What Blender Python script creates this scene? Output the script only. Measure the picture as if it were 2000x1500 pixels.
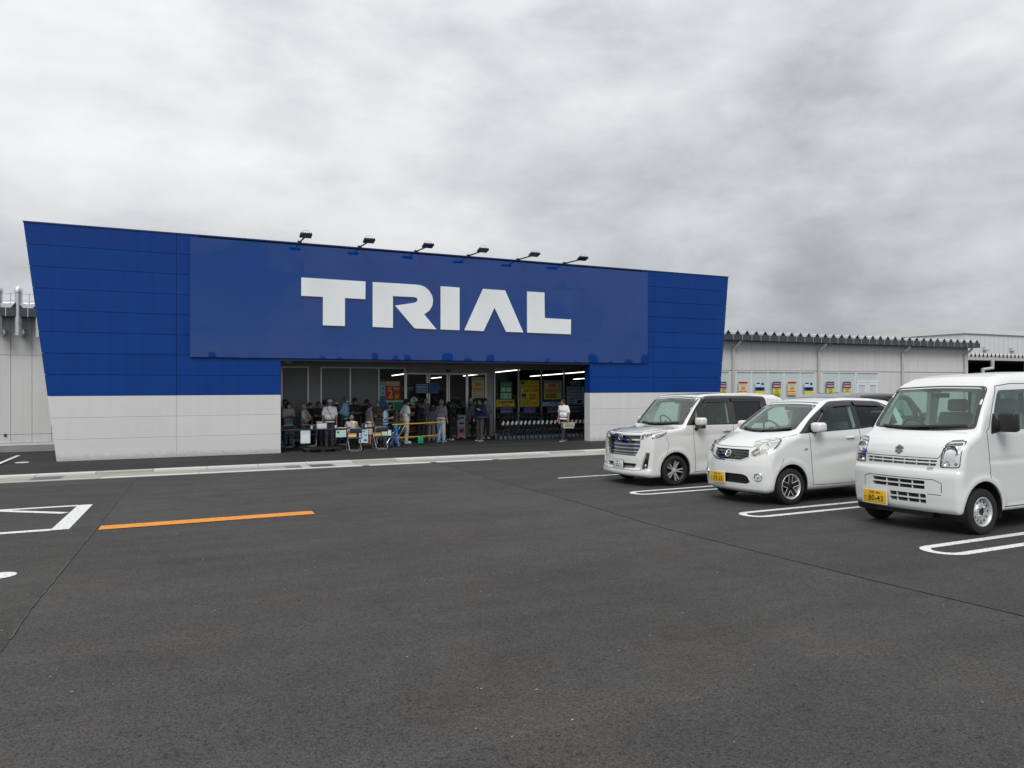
import bpy, bmesh, math, random
import numpy as np
from mathutils import Vector, Matrix, geometry
R = math.radians
random.seed(7); np.random.seed(7)
scene = bpy.context.scene
for o in list(bpy.data.objects): bpy.data.objects.remove(o, do_unlink=True)
COL = scene.collection
# ------------------------------------------------------------------ camera
FPX = 1390.0                                   # focal length in photo pixels (2000 wide)
YAW = math.atan(630 / FPX); SY, CY = math.sin(YAW), math.cos(YAW)
CAMZ = 2.25                                    # above the porch floor; 1.62 above the asphalt under the photographer
cam = bpy.data.cameras.new('camera'); cam.sensor_width = 36; cam.lens = 36 * FPX / 2000
cam.clip_start = .05; cam.clip_end = 3000
cam_o = bpy.data.objects.new('camera', cam); COL.objects.link(cam_o)
cam_o.location = (0, 0, CAMZ); cam_o.rotation_euler = (R(90), 0, -YAW); scene.camera = cam_o
def kx(u): return FPX * SY + (u - 1000) * CY
def ky(u): return FPX * CY - (u - 1000) * SY
def gz(Y): return .63 - .026 * min(max(Y, 0), 24.2)       # the car park falls towards the shop
def on_ground(u, v):
    k = ky(u); t = 1.62 / ((v - 750) - .026 * k); return t * kx(u), t * k
def on_wall(u, v, Y):                                      # a plane parallel to the shop front
    t = Y / ky(u); return t * kx(u), CAMZ + (750 - v) * t
def wx(u, Y): return Y * kx(u) / ky(u)
# ------------------------------------------------------------------ sky, sun, exposure
SUN_EL, SUN_AZ = R(48), R(214)                             # azimuth from +Y towards +X: behind the camera, to the left
w = bpy.data.worlds.new('World'); scene.world = w; w.use_nodes = True
nt = w.node_tree; N = nt.nodes; L = nt.links
for n in list(N): N.remove(n)
def nd(t, **kw):
    n = N.new(t)
    for k, v in kw.items(): setattr(n, k, v)
    return n
def mth(op, a, b=None, c=None, clamp=False):
    n = N.new('ShaderNodeMath'); n.operation = op; n.use_clamp = clamp
    for i, x in enumerate((a, b, c)):
        if x is None: continue
        if isinstance(x, (int, float)): n.inputs[i].default_value = x
        else: L.new(x, n.inputs[i])
    return n.outputs[0]
out = nd('ShaderNodeOutputWorld'); bg = nd('ShaderNodeBackground'); tc = nd('ShaderNodeTexCoord')
sky = nd('ShaderNodeTexSky', sky_type='NISHITA', sun_disc=False, sun_elevation=SUN_EL, sun_rotation=SUN_AZ, dust_density=.2)
sep = nd('ShaderNodeSeparateXYZ'); L.new(tc.outputs['Generated'], sep.inputs[0])
zc = mth('MAXIMUM', sep.outputs[2], 0.0)
cmb = nd('ShaderNodeCombineXYZ')
L.new(sep.outputs[0], cmb.inputs[0]); L.new(sep.outputs[1], cmb.inputs[1]); L.new(mth('MULTIPLY', sep.outputs[2], 2.1), cmb.inputs[2])
def noise(scale, detail, rough, dist, off):
    mp = nd('ShaderNodeMapping'); mp.inputs['Location'].default_value = off; L.new(cmb.outputs[0], mp.inputs[0])
    n = nd('ShaderNodeTexNoise'); n.inputs['Scale'].default_value = scale; n.inputs['Detail'].default_value = detail
    n.inputs['Roughness'].default_value = rough; n.inputs['Distortion'].default_value = dist
    L.new(mp.outputs[0], n.inputs['Vector']); return n.outputs['Fac']
n1 = noise(1.7, 7, .5, .3, (5.3, 1.2, .4)); n2 = noise(3.9, 9, .52, .25, (2.6, 7.9, 1.7)); n3 = noise(10, 8, .55, .15, (1.2, 9.4, 2))
f = mth('ADD', mth('MULTIPLY', n1, .46), mth('ADD', mth('MULTIPLY', n2, .36), mth('MULTIPLY', n3, .18)))
f = mth('MULTIPLY_ADD', f, .66, .143)
# a heavier bank of cloud to the east (right of the shop), low in the sky
dotp = mth('ADD', mth('MULTIPLY', sep.outputs[0], .86), mth('MULTIPLY', sep.outputs[1], .51))
mr = nd('ShaderNodeMapRange', interpolation_type='SMOOTHSTEP'); L.new(dotp, mr.inputs[0])
for i, v in zip((1, 2, 3, 4), (.60, .98, 0, 1)): mr.inputs[i].default_value = v
lowm = nd('ShaderNodeMapRange', interpolation_type='SMOOTHSTEP'); L.new(sep.outputs[2], lowm.inputs[0])
for i, v in zip((1, 2, 3, 4), (.02, .55, 1, .15)): lowm.inputs[i].default_value = v
f = mth('SUBTRACT', f, mth('MULTIPLY', mth('MULTIPLY', mr.outputs[0], lowm.outputs[0]), .12))
ramp = nd('ShaderNodeValToRGB'); L.new(f, ramp.inputs[0]); cr = ramp.color_ramp
cr.elements[0].position = .26; cr.elements[0].color = (.24, .255, .275, 1)
cr.elements[1].position = .66; cr.elements[1].color = (.80, .81, .82, 1)
for p, c in ((.37, (.38, .395, .415, 1)), (.44, (.55, .565, .58, 1)), (.505, (.68, .69, .70, 1)), (.57, (.77, .78, .785, 1))):
    e = cr.elements.new(p); e.color = c
zen = mth('ADD', mth('MULTIPLY', zc, .55), .86)            # overcast skies are brightest overhead
vm = nd('ShaderNodeVectorMath', operation='SCALE'); L.new(ramp.outputs[0], vm.inputs[0]); L.new(zen, vm.inputs['Scale'])
vs = nd('ShaderNodeVectorMath', operation='SCALE'); L.new(sky.outputs[0], vs.inputs[0]); vs.inputs['Scale'].default_value = .065
# behind the photographer the cloud breaks up (the glossy sign mirrors blue gaps there)
bk = nd('ShaderNodeMapRange', interpolation_type='SMOOTHSTEP'); L.new(sep.outputs[1], bk.inputs[0])
for i, v in zip((1, 2, 3, 4), (-.25, -.75, 0, 1)): bk.inputs[i].default_value = v
gp_ = nd('ShaderNodeMapRange', interpolation_type='SMOOTHSTEP'); L.new(mth('ADD', mth('MULTIPLY', n1, .55), mth('MULTIPLY', n2, .45)), gp_.inputs[0])
for i, v in zip((1, 2, 3, 4), (.47, .56, 0, .9)): gp_.inputs[i].default_value = v
mix = nd('ShaderNodeMix', data_type='RGBA'); L.new(mth('SUBTRACT', .97, mth('MULTIPLY', bk.outputs[0], gp_.outputs[0])), mix.inputs[0])
L.new(vs.outputs[0], mix.inputs[6]); L.new(vm.outputs[0], mix.inputs[7])
L.new(mix.outputs[2], bg.inputs[0]); bg.inputs[1].default_value = .92; L.new(bg.outputs[0], out.inputs[0])
sl = bpy.data.lights.new('sun', 'SUN'); sl.energy = 1.5; sl.angle = R(30); sl.color = (1, .965, .91)
so = bpy.data.objects.new('sun', sl); COL.objects.link(so)
sd = Vector((math.sin(SUN_AZ) * math.cos(SUN_EL), math.cos(SUN_AZ) * math.cos(SUN_EL), math.sin(SUN_EL)))
so.rotation_euler = sd.to_track_quat('Z', 'Y').to_euler(); so.location = sd * 60
scene.view_settings.view_transform = 'Standard'; scene.view_settings.look = 'None'
scene.view_settings.gamma = 1; scene.view_settings.use_curve_mapping = False
scene.view_settings.exposure = .36
scene.render.engine = 'CYCLES'
scene.cycles.use_denoising = True; scene.cycles.max_bounces = 8; scene.cycles.transparent_max_bounces = 12
scene.cycles.caustics_reflective = False; scene.cycles.caustics_refractive = False
scene.cycles.sample_clamp_indirect = 8
# ------------------------------------------------------------------ materials
MATS = {}
def srgb(r, g, b):
    f = lambda c: (c / 255 / 12.92) if c <= 10 else ((c / 255 + .055) / 1.055) ** 2.4
    return (f(r), f(g), f(b))
def mat(name, col, rough=.5, metal=0, spec=.5, var=.10, vscale=6, bump=0, bscale=80, coat=0, emit=0, detail=4, rvar=.0, tint=None, splash=None, sheet=0):
    """procedural: base colour broken up by noise, optional fine bump"""
    if name in MATS: return MATS[name]
    m = bpy.data.materials.new(name); m.use_nodes = True; t = m.node_tree; b = t.nodes['Principled BSDF']
    b.inputs['Roughness'].default_value = rough; b.inputs['Metallic'].default_value = metal
    b.inputs['Specular IOR Level'].default_value = spec; b.inputs['Coat Weight'].default_value = coat
    b.inputs['Coat Roughness'].default_value = .04
    c = t.nodes.new('ShaderNodeTexCoord'); n = t.nodes.new('ShaderNodeTexNoise')
    n.inputs['Scale'].default_value = vscale; n.inputs['Detail'].default_value = detail; n.inputs['Roughness'].default_value = .6
    t.links.new(c.outputs['Object'], n.inputs['Vector'])
    r = t.nodes.new('ShaderNodeMix'); r.data_type = 'RGBA'
    lo = tuple(x * (1 - var) for x in col); hi = tuple(min(1, x * (1 + var)) for x in (tint or col))
    r.inputs[6].default_value = (*lo, 1); r.inputs[7].default_value = (*hi, 1)
    t.links.new(n.outputs['Fac'], r.inputs[0]); t.links.new(r.outputs[2], b.inputs['Base Color'])
    if sheet:                                    # every sheet a slightly different batch, faint vertical rain streaks
        oi = t.nodes.new('ShaderNodeObjectInfo'); ms = t.nodes.new('ShaderNodeMapping'); ms.inputs['Scale'].default_value = (5, 5, .22); t.links.new(c.outputs['Object'], ms.inputs[0])
        ns = t.nodes.new('ShaderNodeTexNoise'); ns.inputs['Scale'].default_value = 1.6; ns.inputs['Detail'].default_value = 6; t.links.new(ms.outputs[0], ns.inputs['Vector'])
        a1 = t.nodes.new('ShaderNodeMapRange'); t.links.new(oi.outputs['Random'], a1.inputs[0]); a1.inputs[3].default_value = 1 - sheet; a1.inputs[4].default_value = 1 + sheet
        a2 = t.nodes.new('ShaderNodeMapRange'); t.links.new(ns.outputs['Fac'], a2.inputs[0])
        for i, v in zip((1, 2, 3, 4), (.3, .7, 1 - sheet * 1.6, 1 + sheet * .8)): a2.inputs[i].default_value = v
        a3 = t.nodes.new('ShaderNodeMath'); a3.operation = 'MULTIPLY'; t.links.new(a1.outputs[0], a3.inputs[0]); t.links.new(a2.outputs[0], a3.inputs[1])
        a4 = t.nodes.new('ShaderNodeVectorMath'); a4.operation = 'SCALE'; t.links.new(r.outputs[2], a4.inputs[0]); t.links.new(a3.outputs[0], a4.inputs['Scale']); t.links.new(a4.outputs[0], b.inputs['Base Color'])
    if splash:                                   # mud splashed up from the ground, ragged upper edge
        sx = t.nodes.new('ShaderNodeSeparateXYZ'); t.links.new(c.outputs['Object'], sx.inputs[0]); nn = t.nodes.new('ShaderNodeTexNoise'); nn.inputs['Scale'].default_value = 7; nn.inputs['Detail'].default_value = 8; nn.inputs['Roughness'].default_value = .7
        t.links.new(c.outputs['Object'], nn.inputs['Vector']); ad = t.nodes.new('ShaderNodeMath'); ad.operation = 'MULTIPLY_ADD'; ad.inputs[1].default_value = -.34; t.links.new(nn.outputs['Fac'], ad.inputs[0]); t.links.new(sx.outputs[2], ad.inputs[2])
        mr2 = t.nodes.new('ShaderNodeMapRange'); t.links.new(ad.outputs[0], mr2.inputs[0])
        for i, v in zip((1, 2, 3, 4), (-.14, .02, .55, 0)): mr2.inputs[i].default_value = v
        m2 = t.nodes.new('ShaderNodeMix'); m2.data_type = 'RGBA'; t.links.new(mr2.outputs[0], m2.inputs[0]); t.links.new(r.outputs[2], m2.inputs[6]); m2.inputs[7].default_value = (*splash, 1); t.links.new(m2.outputs[2], b.inputs['Base Color'])
    if rvar:
        k = t.nodes.new('ShaderNodeMapRange'); k.inputs[3].default_value = max(0, rough - rvar); k.inputs[4].default_value = rough + rvar
        t.links.new(n.outputs['Fac'], k.inputs[0]); t.links.new(k.outputs[0], b.inputs['Roughness'])
    if bump:
        n2 = t.nodes.new('ShaderNodeTexNoise'); n2.inputs['Scale'].default_value = bscale; n2.inputs['Detail'].default_value = 3
        t.links.new(c.outputs['Object'], n2.inputs['Vector'])
        bp = t.nodes.new('ShaderNodeBump'); bp.inputs['Strength'].default_value = bump; bp.inputs['Distance'].default_value = .01
        t.links.new(n2.outputs['Fac'], bp.inputs['Height']); t.links.new(bp.outputs[0], b.inputs['Normal'])
    if emit:
        b.inputs['Emission Color'].default_value = (*col, 1); b.inputs['Emission Strength'].default_value = emit
    MATS[name] = m; return m
def glass(name, tint=(.9, .97, .94), ior=1.5, rough=.0, film=None, filmw=0, refl=1.0):
    """thin pane: see-through, fresnel mirror, optionally a translucent film"""
    if name in MATS: return MATS[name]
    m = bpy.data.materials.new(name); m.use_nodes = True; t = m.node_tree; t.nodes.clear()
    o = t.nodes.new('ShaderNodeOutputMaterial'); tr = t.nodes.new('ShaderNodeBsdfTransparent'); tr.inputs[0].default_value = (*tint, 1)
    g = t.nodes.new('ShaderNodeBsdfGlossy'); g.inputs['Roughness'].default_value = rough; g.inputs[0].default_value = (refl, refl, refl, 1)
    fr = t.nodes.new('ShaderNodeFresnel'); ge = t.nodes.new('ShaderNodeNewGeometry'); im = t.nodes.new('ShaderNodeMapRange')
    im.inputs[3].default_value = ior; im.inputs[4].default_value = 1 / ior; t.links.new(ge.outputs['Backfacing'], im.inputs[0]); t.links.new(im.outputs[0], fr.inputs[0])   # same mirror strength from both faces of the pane
    c = t.nodes.new('ShaderNodeTexCoord'); n = t.nodes.new('ShaderNodeTexNoise'); n.inputs['Scale'].default_value = 1.3
    t.links.new(c.outputs['Object'], n.inputs['Vector'])
    bp = t.nodes.new('ShaderNodeBump'); bp.inputs['Strength'].default_value = .02; bp.inputs['Distance'].default_value = .02
    t.links.new(n.outputs['Fac'], bp.inputs['Height']); t.links.new(bp.outputs[0], g.inputs['Normal'])
    base = tr.outputs[0]
    if film:
        d = t.nodes.new('ShaderNodeBsdfDiffuse'); d.inputs[0].default_value = (*film, 1)
        mx = t.nodes.new('ShaderNodeMixShader'); mx.inputs[0].default_value = filmw
        t.links.new(base, mx.inputs[1]); t.links.new(d.outputs[0], mx.inputs[2]); base = mx.outputs[0]
    mx = t.nodes.new('ShaderNodeMixShader'); t.links.new(fr.outputs[0], mx.inputs[0])
    t.links.new(base, mx.inputs[1]); t.links.new(g.outputs[0], mx.inputs[2]); t.links.new(mx.outputs[0], o.inputs[0])
    MATS[name] = m; return m
def asphalt(name, base, brown, seed=0):
    m = bpy.data.materials.new(name); m.use_nodes = True; t = m.node_tree; b = t.nodes['Principled BSDF']; MATS[name] = m
    A = t.nodes.new; c = A('ShaderNodeTexCoord'); K = t.links.new
    mp = A('ShaderNodeMapping'); mp.inputs['Location'].default_value = (seed, seed * 1.7, 0); K(c.outputs['Object'], mp.inputs[0])
    def nz(s, d, r=.6, dist=0):
        n = A('ShaderNodeTexNoise'); n.inputs['Scale'].default_value = s; n.inputs['Detail'].default_value = d
        n.inputs['Roughness'].default_value = r; n.inputs['Distortion'].default_value = dist; K(mp.outputs[0], n.inputs['Vector']); return n.outputs['Fac']
    def rng(x, a, bb, lo, hi):
        n = A('ShaderNodeMapRange'); K(x, n.inputs[0])
        for i, v in zip((1, 2, 3, 4), (a, bb, lo, hi)): n.inputs[i].default_value = v
        return n.outputs[0]
    def mul(x, y):
        n = A('ShaderNodeMath'); n.operation = 'MULTIPLY'
        for i, q in enumerate((x, y)):
            if isinstance(q, float): n.inputs[i].default_value = q
            else: K(q, n.inputs[i])
        return n.outputs[0]
    mixn = A('ShaderNodeMix'); mixn.data_type = 'RGBA'; K(rng(nz(.9, 6, .62, .4), .36, .64, 0, 1), mixn.inputs[0])
    mixn.inputs[6].default_value = (*base, 1); mixn.inputs[7].default_value = (*brown, 1)
    vo = A('ShaderNodeTexVoronoi'); vo.inputs['Scale'].default_value = 95; K(mp.outputs[0], vo.inputs['Vector'])
    stone = rng(vo.outputs['Distance'], .0, .75, 1.22, .62)          # aggregate: light stones, dark binder between
    vsep = A('ShaderNodeSeparateColor'); K(vo.outputs['Color'], vsep.inputs[0])
    each = rng(vsep.outputs[0], 0, 1, .72, 1.28)
    pits = rng(nz(46, 4), .32, .46, .34, 1.03)
    blot = rng(nz(.30, 6, .58, .8), .3, .7, .80, 1.20); mid = rng(nz(6, 4), .3, .7, .92, 1.08)
    mp2 = A('ShaderNodeMapping'); mp2.inputs['Scale'].default_value = (.22, 1.7, 1); mp2.inputs['Rotation'].default_value = (0, 0, .35 + seed * .1); K(c.outputs['Object'], mp2.inputs[0])   # long wear streaks where wheels turn
    n9 = A('ShaderNodeTexNoise'); n9.inputs['Scale'].default_value = 1.1; n9.inputs['Detail'].default_value = 5; n9.inputs['Distortion'].default_value = .7; K(mp2.outputs[0], n9.inputs['Vector'])
    val = mul(mul(mul(stone, each), pits), mul(mul(blot, mid), rng(n9.outputs['Fac'], .35, .65, .90, 1.10)))
    sc = A('ShaderNodeVectorMath'); sc.operation = 'SCALE'; K(mixn.outputs[2], sc.inputs[0]); K(val, sc.inputs['Scale'])
    K(sc.outputs[0], b.inputs['Base Color']); b.inputs['Specular IOR Level'].default_value = .35
    K(rng(nz(1.2, 5), .3, .7, .72, .92), b.inputs['Roughness'])
    bp = A('ShaderNodeBump'); bp.inputs['Strength'].default_value = .55; bp.inputs['Distance'].default_value = .006
    K(mul(rng(vo.outputs['Distance'], 0, .8, 1, 0), pits), bp.inputs['Height']); K(bp.outputs[0], b.inputs['Normal'])
    return m
def paint(name, col, wear=.55):
    """road paint with chips through which the asphalt shows"""
    m = bpy.data.materials.new(name); m.use_nodes = True; t = m.node_tree; b = t.nodes['Principled BSDF']; MATS[name] = m
    c = t.nodes.new('ShaderNodeTexCoord'); n = t.nodes.new('ShaderNodeTexNoise'); n.inputs['Scale'].default_value = 38; n.inputs['Detail'].default_value = 6
    t.links.new(c.outputs['Object'], n.inputs['Vector']); r = t.nodes.new('ShaderNodeValToRGB'); t.links.new(n.outputs['Fac'], r.inputs[0])
    r.color_ramp.elements[0].position = .32; r.color_ramp.elements[0].color = (*[x * .35 for x in col], 1)
    r.color_ramp.elements[1].position = .43; r.color_ramp.elements[1].color = (*[x * .93 for x in col], 1)
    e = r.color_ramp.elements.new(.7); e.color = (*col, 1)
    t.links.new(r.outputs[0], b.inputs['Base Color']); b.inputs['Roughness'].default_value = .6
    bp = t.nodes.new('ShaderNodeBump'); bp.inputs['Strength'].default_value = .3; bp.inputs['Distance'].default_value = .004
    t.links.new(n.outputs['Fac'], bp.inputs['Height']); t.links.new(bp.outputs[0], b.inputs['Normal']); return m
# ------------------------------------------------------------------ mesh helpers
class MB:
    def __init__(s): s.v = []; s.f = []
    def add(s, vs, fs):
        k = len(s.v); s.v += [tuple(map(float, p)) for p in vs]; s.f += [tuple(i + k for i in q) for q in fs]; return s
    def box(s, x0, x1, y0, y1, z0, z1):
        return s.add([(x, y, z) for x in (x0, x1) for y in (y0, y1) for z in (z0, z1)],
                     [(0, 1, 3, 2), (4, 6, 7, 5), (0, 4, 5, 1), (2, 3, 7, 6), (0, 2, 6, 4), (1, 5, 7, 3)])
    def prism(s, pts, fn0, fn1):
        """closed polygon pts (2D, ccw seen from fn1's side) swept from fn0(p) to fn1(p)"""
        n = len(pts); return s.add([fn0(*p) for p in pts] + [fn1(*p) for p in pts],
            [tuple(range(n))[::-1], tuple(range(n, 2 * n))] + [(i, (i + 1) % n, n + (i + 1) % n, n + i) for i in range(n)])
    def tube(s, pts, r, n=8, closed=False, cap=True):
        P = [Vector(p) for p in pts]; m = len(P); rr = r if isinstance(r, (list, tuple)) else [r] * m; vs = []; fs = []
        up = None
        for i, p in enumerate(P):
            a = P[i - 1] if (i or closed) else p; b = P[(i + 1) % m] if (i < m - 1 or closed) else p
            d = (b - a).normalized()
            if up is None: up = d.orthogonal().normalized()
            else: up = (up - d * up.dot(d)).normalized()
            q = d.cross(up)
            vs += [p + (up * math.cos(2 * math.pi * j / n) + q * math.sin(2 * math.pi * j / n)) * rr[i] for j in range(n)]
        for i in range(m if closed else m - 1):
            for j in range(n):
                fs.append((i * n + j, i * n + (j + 1) % n, (i + 1) % m * n + (j + 1) % n, (i + 1) % m * n + j))
        if cap and not closed: fs += [tuple(range(n))[::-1], tuple((m - 1) * n + j for j in range(n))]
        return s.add(vs, fs)
    def lathe(s, prof, c, axis='y', n=32, closed=False):
        """profile [(along axis, radius)] turned about axis through c"""
        vs = []; fs = []; m = len(prof)
        for a, r in prof:
            for j in range(n):
                t = 2 * math.pi * j / n; p, q = r * math.cos(t), r * math.sin(t)
                vs.append({'y': (c[0] + p, c[1] + a, c[2] + q), 'x': (c[0] + a, c[1] + p, c[2] + q), 'z': (c[0] + p, c[1] + q, c[2] + a)}[axis])
        for i in range(m if closed else m - 1):
            for j in range(n): fs.append((i * n + j, (i + 1) % m * n + j, (i + 1) % m * n + (j + 1) % n, i * n + (j + 1) % n))
        return s.add(vs, fs)
    def ball(s, c, r, n=10, m=6):
        rx, ry, rz = r if isinstance(r, (tuple, list)) else (r, r, r); vs = [(c[0], c[1], c[2] - rz)]; fs = []
        for i in range(1, m):
            p = math.pi * i / m
            vs += [(c[0] + rx * math.sin(p) * math.cos(2 * math.pi * j / n), c[1] + ry * math.sin(p) * math.sin(2 * math.pi * j / n), c[2] - rz * math.cos(p)) for j in range(n)]
        vs.append((c[0], c[1], c[2] + rz)); e = len(vs) - 1
        for j in range(n):
            k = (j + 1) % n; fs.append((0, 1 + k, 1 + j)); fs.append((e, e - n + j, e - n + k))
            for i in range(m - 2): fs.append((1 + i * n + j, 1 + i * n + k, 1 + (i + 1) * n + k, 1 + (i + 1) * n + j))
        return s.add(vs, fs)
    def mesh(s, name, smooth=False, fix=True, sharp=38):
        me = bpy.data.meshes.new(name); me.from_pydata(s.v, [], s.f)
        if fix:
            bm = bmesh.new(); bm.from_mesh(me); bmesh.ops.recalc_face_normals(bm, faces=bm.faces); bm.to_mesh(me); bm.free()
        if smooth:
            me.polygons.foreach_set('use_smooth', [True] * len(me.polygons)); me.set_sharp_from_angle(angle=R(sharp))
        me.update(); return me
def M(x): return MATS[x] if isinstance(x, str) else x
def obj(name, data, material, parent=None, loc=None, smooth=False, fix=True):
    me = data.mesh(name, smooth, fix) if isinstance(data, MB) else data
    if material is not None and not me.materials: me.materials.append(M(material))
    o = bpy.data.objects.new(name, me); COL.objects.link(o)
    if parent: o.parent = parent
    if loc: o.location = loc
    return o
def tag(o, label, cat, group=None):
    o['label'] = label; o['category'] = cat
    if group: o['group'] = group
    return o
def thing(name, label, cat, loc=(0, 0, 0), rotz=0, group=None):
    o = bpy.data.objects.new(name, None); COL.objects.link(o); o.empty_display_size = .1
    o.location = loc; o.rotation_euler = (0, 0, rotz); return tag(o, label, cat, group)
def struct(o): o['kind'] = 'structure'; return o
def kids(o): return [c for c in bpy.data.objects if c.parent == o]
def copy_tree(o, parent=None, loc=None, rotz=None, label=None):
    c = o.copy(); COL.objects.link(c); c.parent = parent
    if loc is not None: c.location = loc
    if rotz is not None: c.rotation_euler = (0, 0, rotz)
    if label: c['label'] = label
    for k in kids(o): copy_tree(k, c)
    return c
def bevel_box(x0, x1, y0, y1, z0, z1, r=.01, seg=2, name='b'):
    bm = bmesh.new(); mb = MB().box(x0, x1, y0, y1, z0, z1); vs = [bm.verts.new(p) for p in mb.v]
    for q in mb.f: bm.faces.new([vs[i] for i in q])
    bmesh.ops.recalc_face_normals(bm, faces=bm.faces)
    bmesh.ops.bevel(bm, geom=list(bm.edges), offset=r, segments=seg, profile=.5, affect='EDGES')
    me = bpy.data.meshes.new(name); bm.to_mesh(me); bm.free()
    me.polygons.foreach_set('use_smooth', [True] * len(me.polygons)); me.set_sharp_from_angle(angle=R(50)); return me
TXT = {}
def text_mesh(s, size, bold=0.0, align='CENTER', wid=1.0):
    """lettering in the XZ plane facing -Y, centred"""
    key = (s, round(size, 4), bold, align, wid)
    if key in TXT: return TXT[key]
    cu = bpy.data.curves.new('lettering', 'FONT'); cu.body = s; cu.size = size; cu.align_x = align; cu.align_y = 'CENTER'
    cu.offset = bold * size; cu.resolution_u = 2; cu.space_line = .95
    o = bpy.data.objects.new('lettering', cu); COL.objects.link(o); bpy.context.view_layer.update()
    me = bpy.data.meshes.new_from_object(o.evaluated_get(bpy.context.evaluated_depsgraph_get()))
    bpy.data.objects.remove(o); bpy.data.curves.remove(cu)
    me.transform(Matrix.Rotation(R(90), 4, 'X') @ Matrix.Diagonal((wid, 1, 1, 1)))
    me.materials.clear(); TXT[key] = me; return me
def lettering(s, size, m, parent, loc, bold=0, rot=None, align='CENTER', wid=1.0):
    me = text_mesh(s, size, bold, align, wid).copy(); me.materials.append(M(m))
    o = bpy.data.objects.new('lettering', me); COL.objects.link(o); o.parent = parent; o.location = loc
    if rot: o.rotation_euler = rot
    return o
# ------------------------------------------------------------------ signed distance meshes
def surface_nets(v, org, h):
    s = v < 0; c = np.zeros(tuple(n - 1 for n in v.shape), np.int8)
    sl = lambda d, n: slice(d, n - 1 + d)
    offs = [(i, j, k) for i in (0, 1) for j in (0, 1) for k in (0, 1)]
    for o in offs: c += s[tuple(sl(o[a], v.shape[a]) for a in range(3))]
    m = (c > 0) & (c < 8); idx = np.full(c.shape, -1, np.int64); I = np.argwhere(m); idx[m] = np.arange(len(I))
    V = np.stack([v[I[:, 0] + o[0], I[:, 1] + o[1], I[:, 2] + o[2]] for o in offs]); acc = np.zeros((len(I), 3)); cnt = np.zeros(len(I))
    for a in range(8):
        for b in range(a + 1, 8):
            if sum(abs(offs[a][i] - offs[b][i]) for i in range(3)) != 1: continue
            x = (V[a] < 0) != (V[b] < 0); t = np.where(x, V[a] / np.where(x, V[a] - V[b], 1), 0)
            acc += x[:, None] * (np.array(offs[a]) + t[:, None] * (np.array(offs[b]) - np.array(offs[a]))); cnt += x
    P = np.array(org) + h * (I + acc / cnt[:, None]); F = []
    for ax in range(3):
        b, d = (ax + 1) % 3, (ax + 2) % 3
        lo = [slice(None)] * 3; hi = [slice(None)] * 3; lo[ax] = slice(0, -1); hi[ax] = slice(1, None)
        A, B = s[tuple(lo)], s[tuple(hi)]; E = np.argwhere(A != B)
        E = E[(E[:, b] > 0) & (E[:, d] > 0) & (E[:, b] < v.shape[b] - 1) & (E[:, d] < v.shape[d] - 1)]
        ins = A[E[:, 0], E[:, 1], E[:, 2]]
        def q(db, dd):
            X = E.copy(); X[:, b] -= db; X[:, d] -= dd; return idx[X[:, 0], X[:, 1], X[:, 2]]
        Q = np.stack([q(1, 1), q(0, 1), q(0, 0), q(1, 0)], 1); Q[~ins] = Q[~ins][:, ::-1]; F.append(Q)
    return P, np.concatenate(F)
def np_mesh(name, P, F, smooth=True):
    me = bpy.data.meshes.new(name); n = F.shape[1]
    me.vertices.add(len(P)); me.vertices.foreach_set('co', np.ascontiguousarray(P, np.float32).ravel())
    me.loops.add(F.size); me.loops.foreach_set('vertex_index', np.ascontiguousarray(F, np.int32).ravel())
    me.polygons.add(len(F)); me.polygons.foreach_set('loop_start', np.arange(len(F), dtype=np.int32) * n)
    me.polygons.foreach_set('use_smooth', np.full(len(F), smooth)); me.update(calc_edges=True); return me
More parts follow.
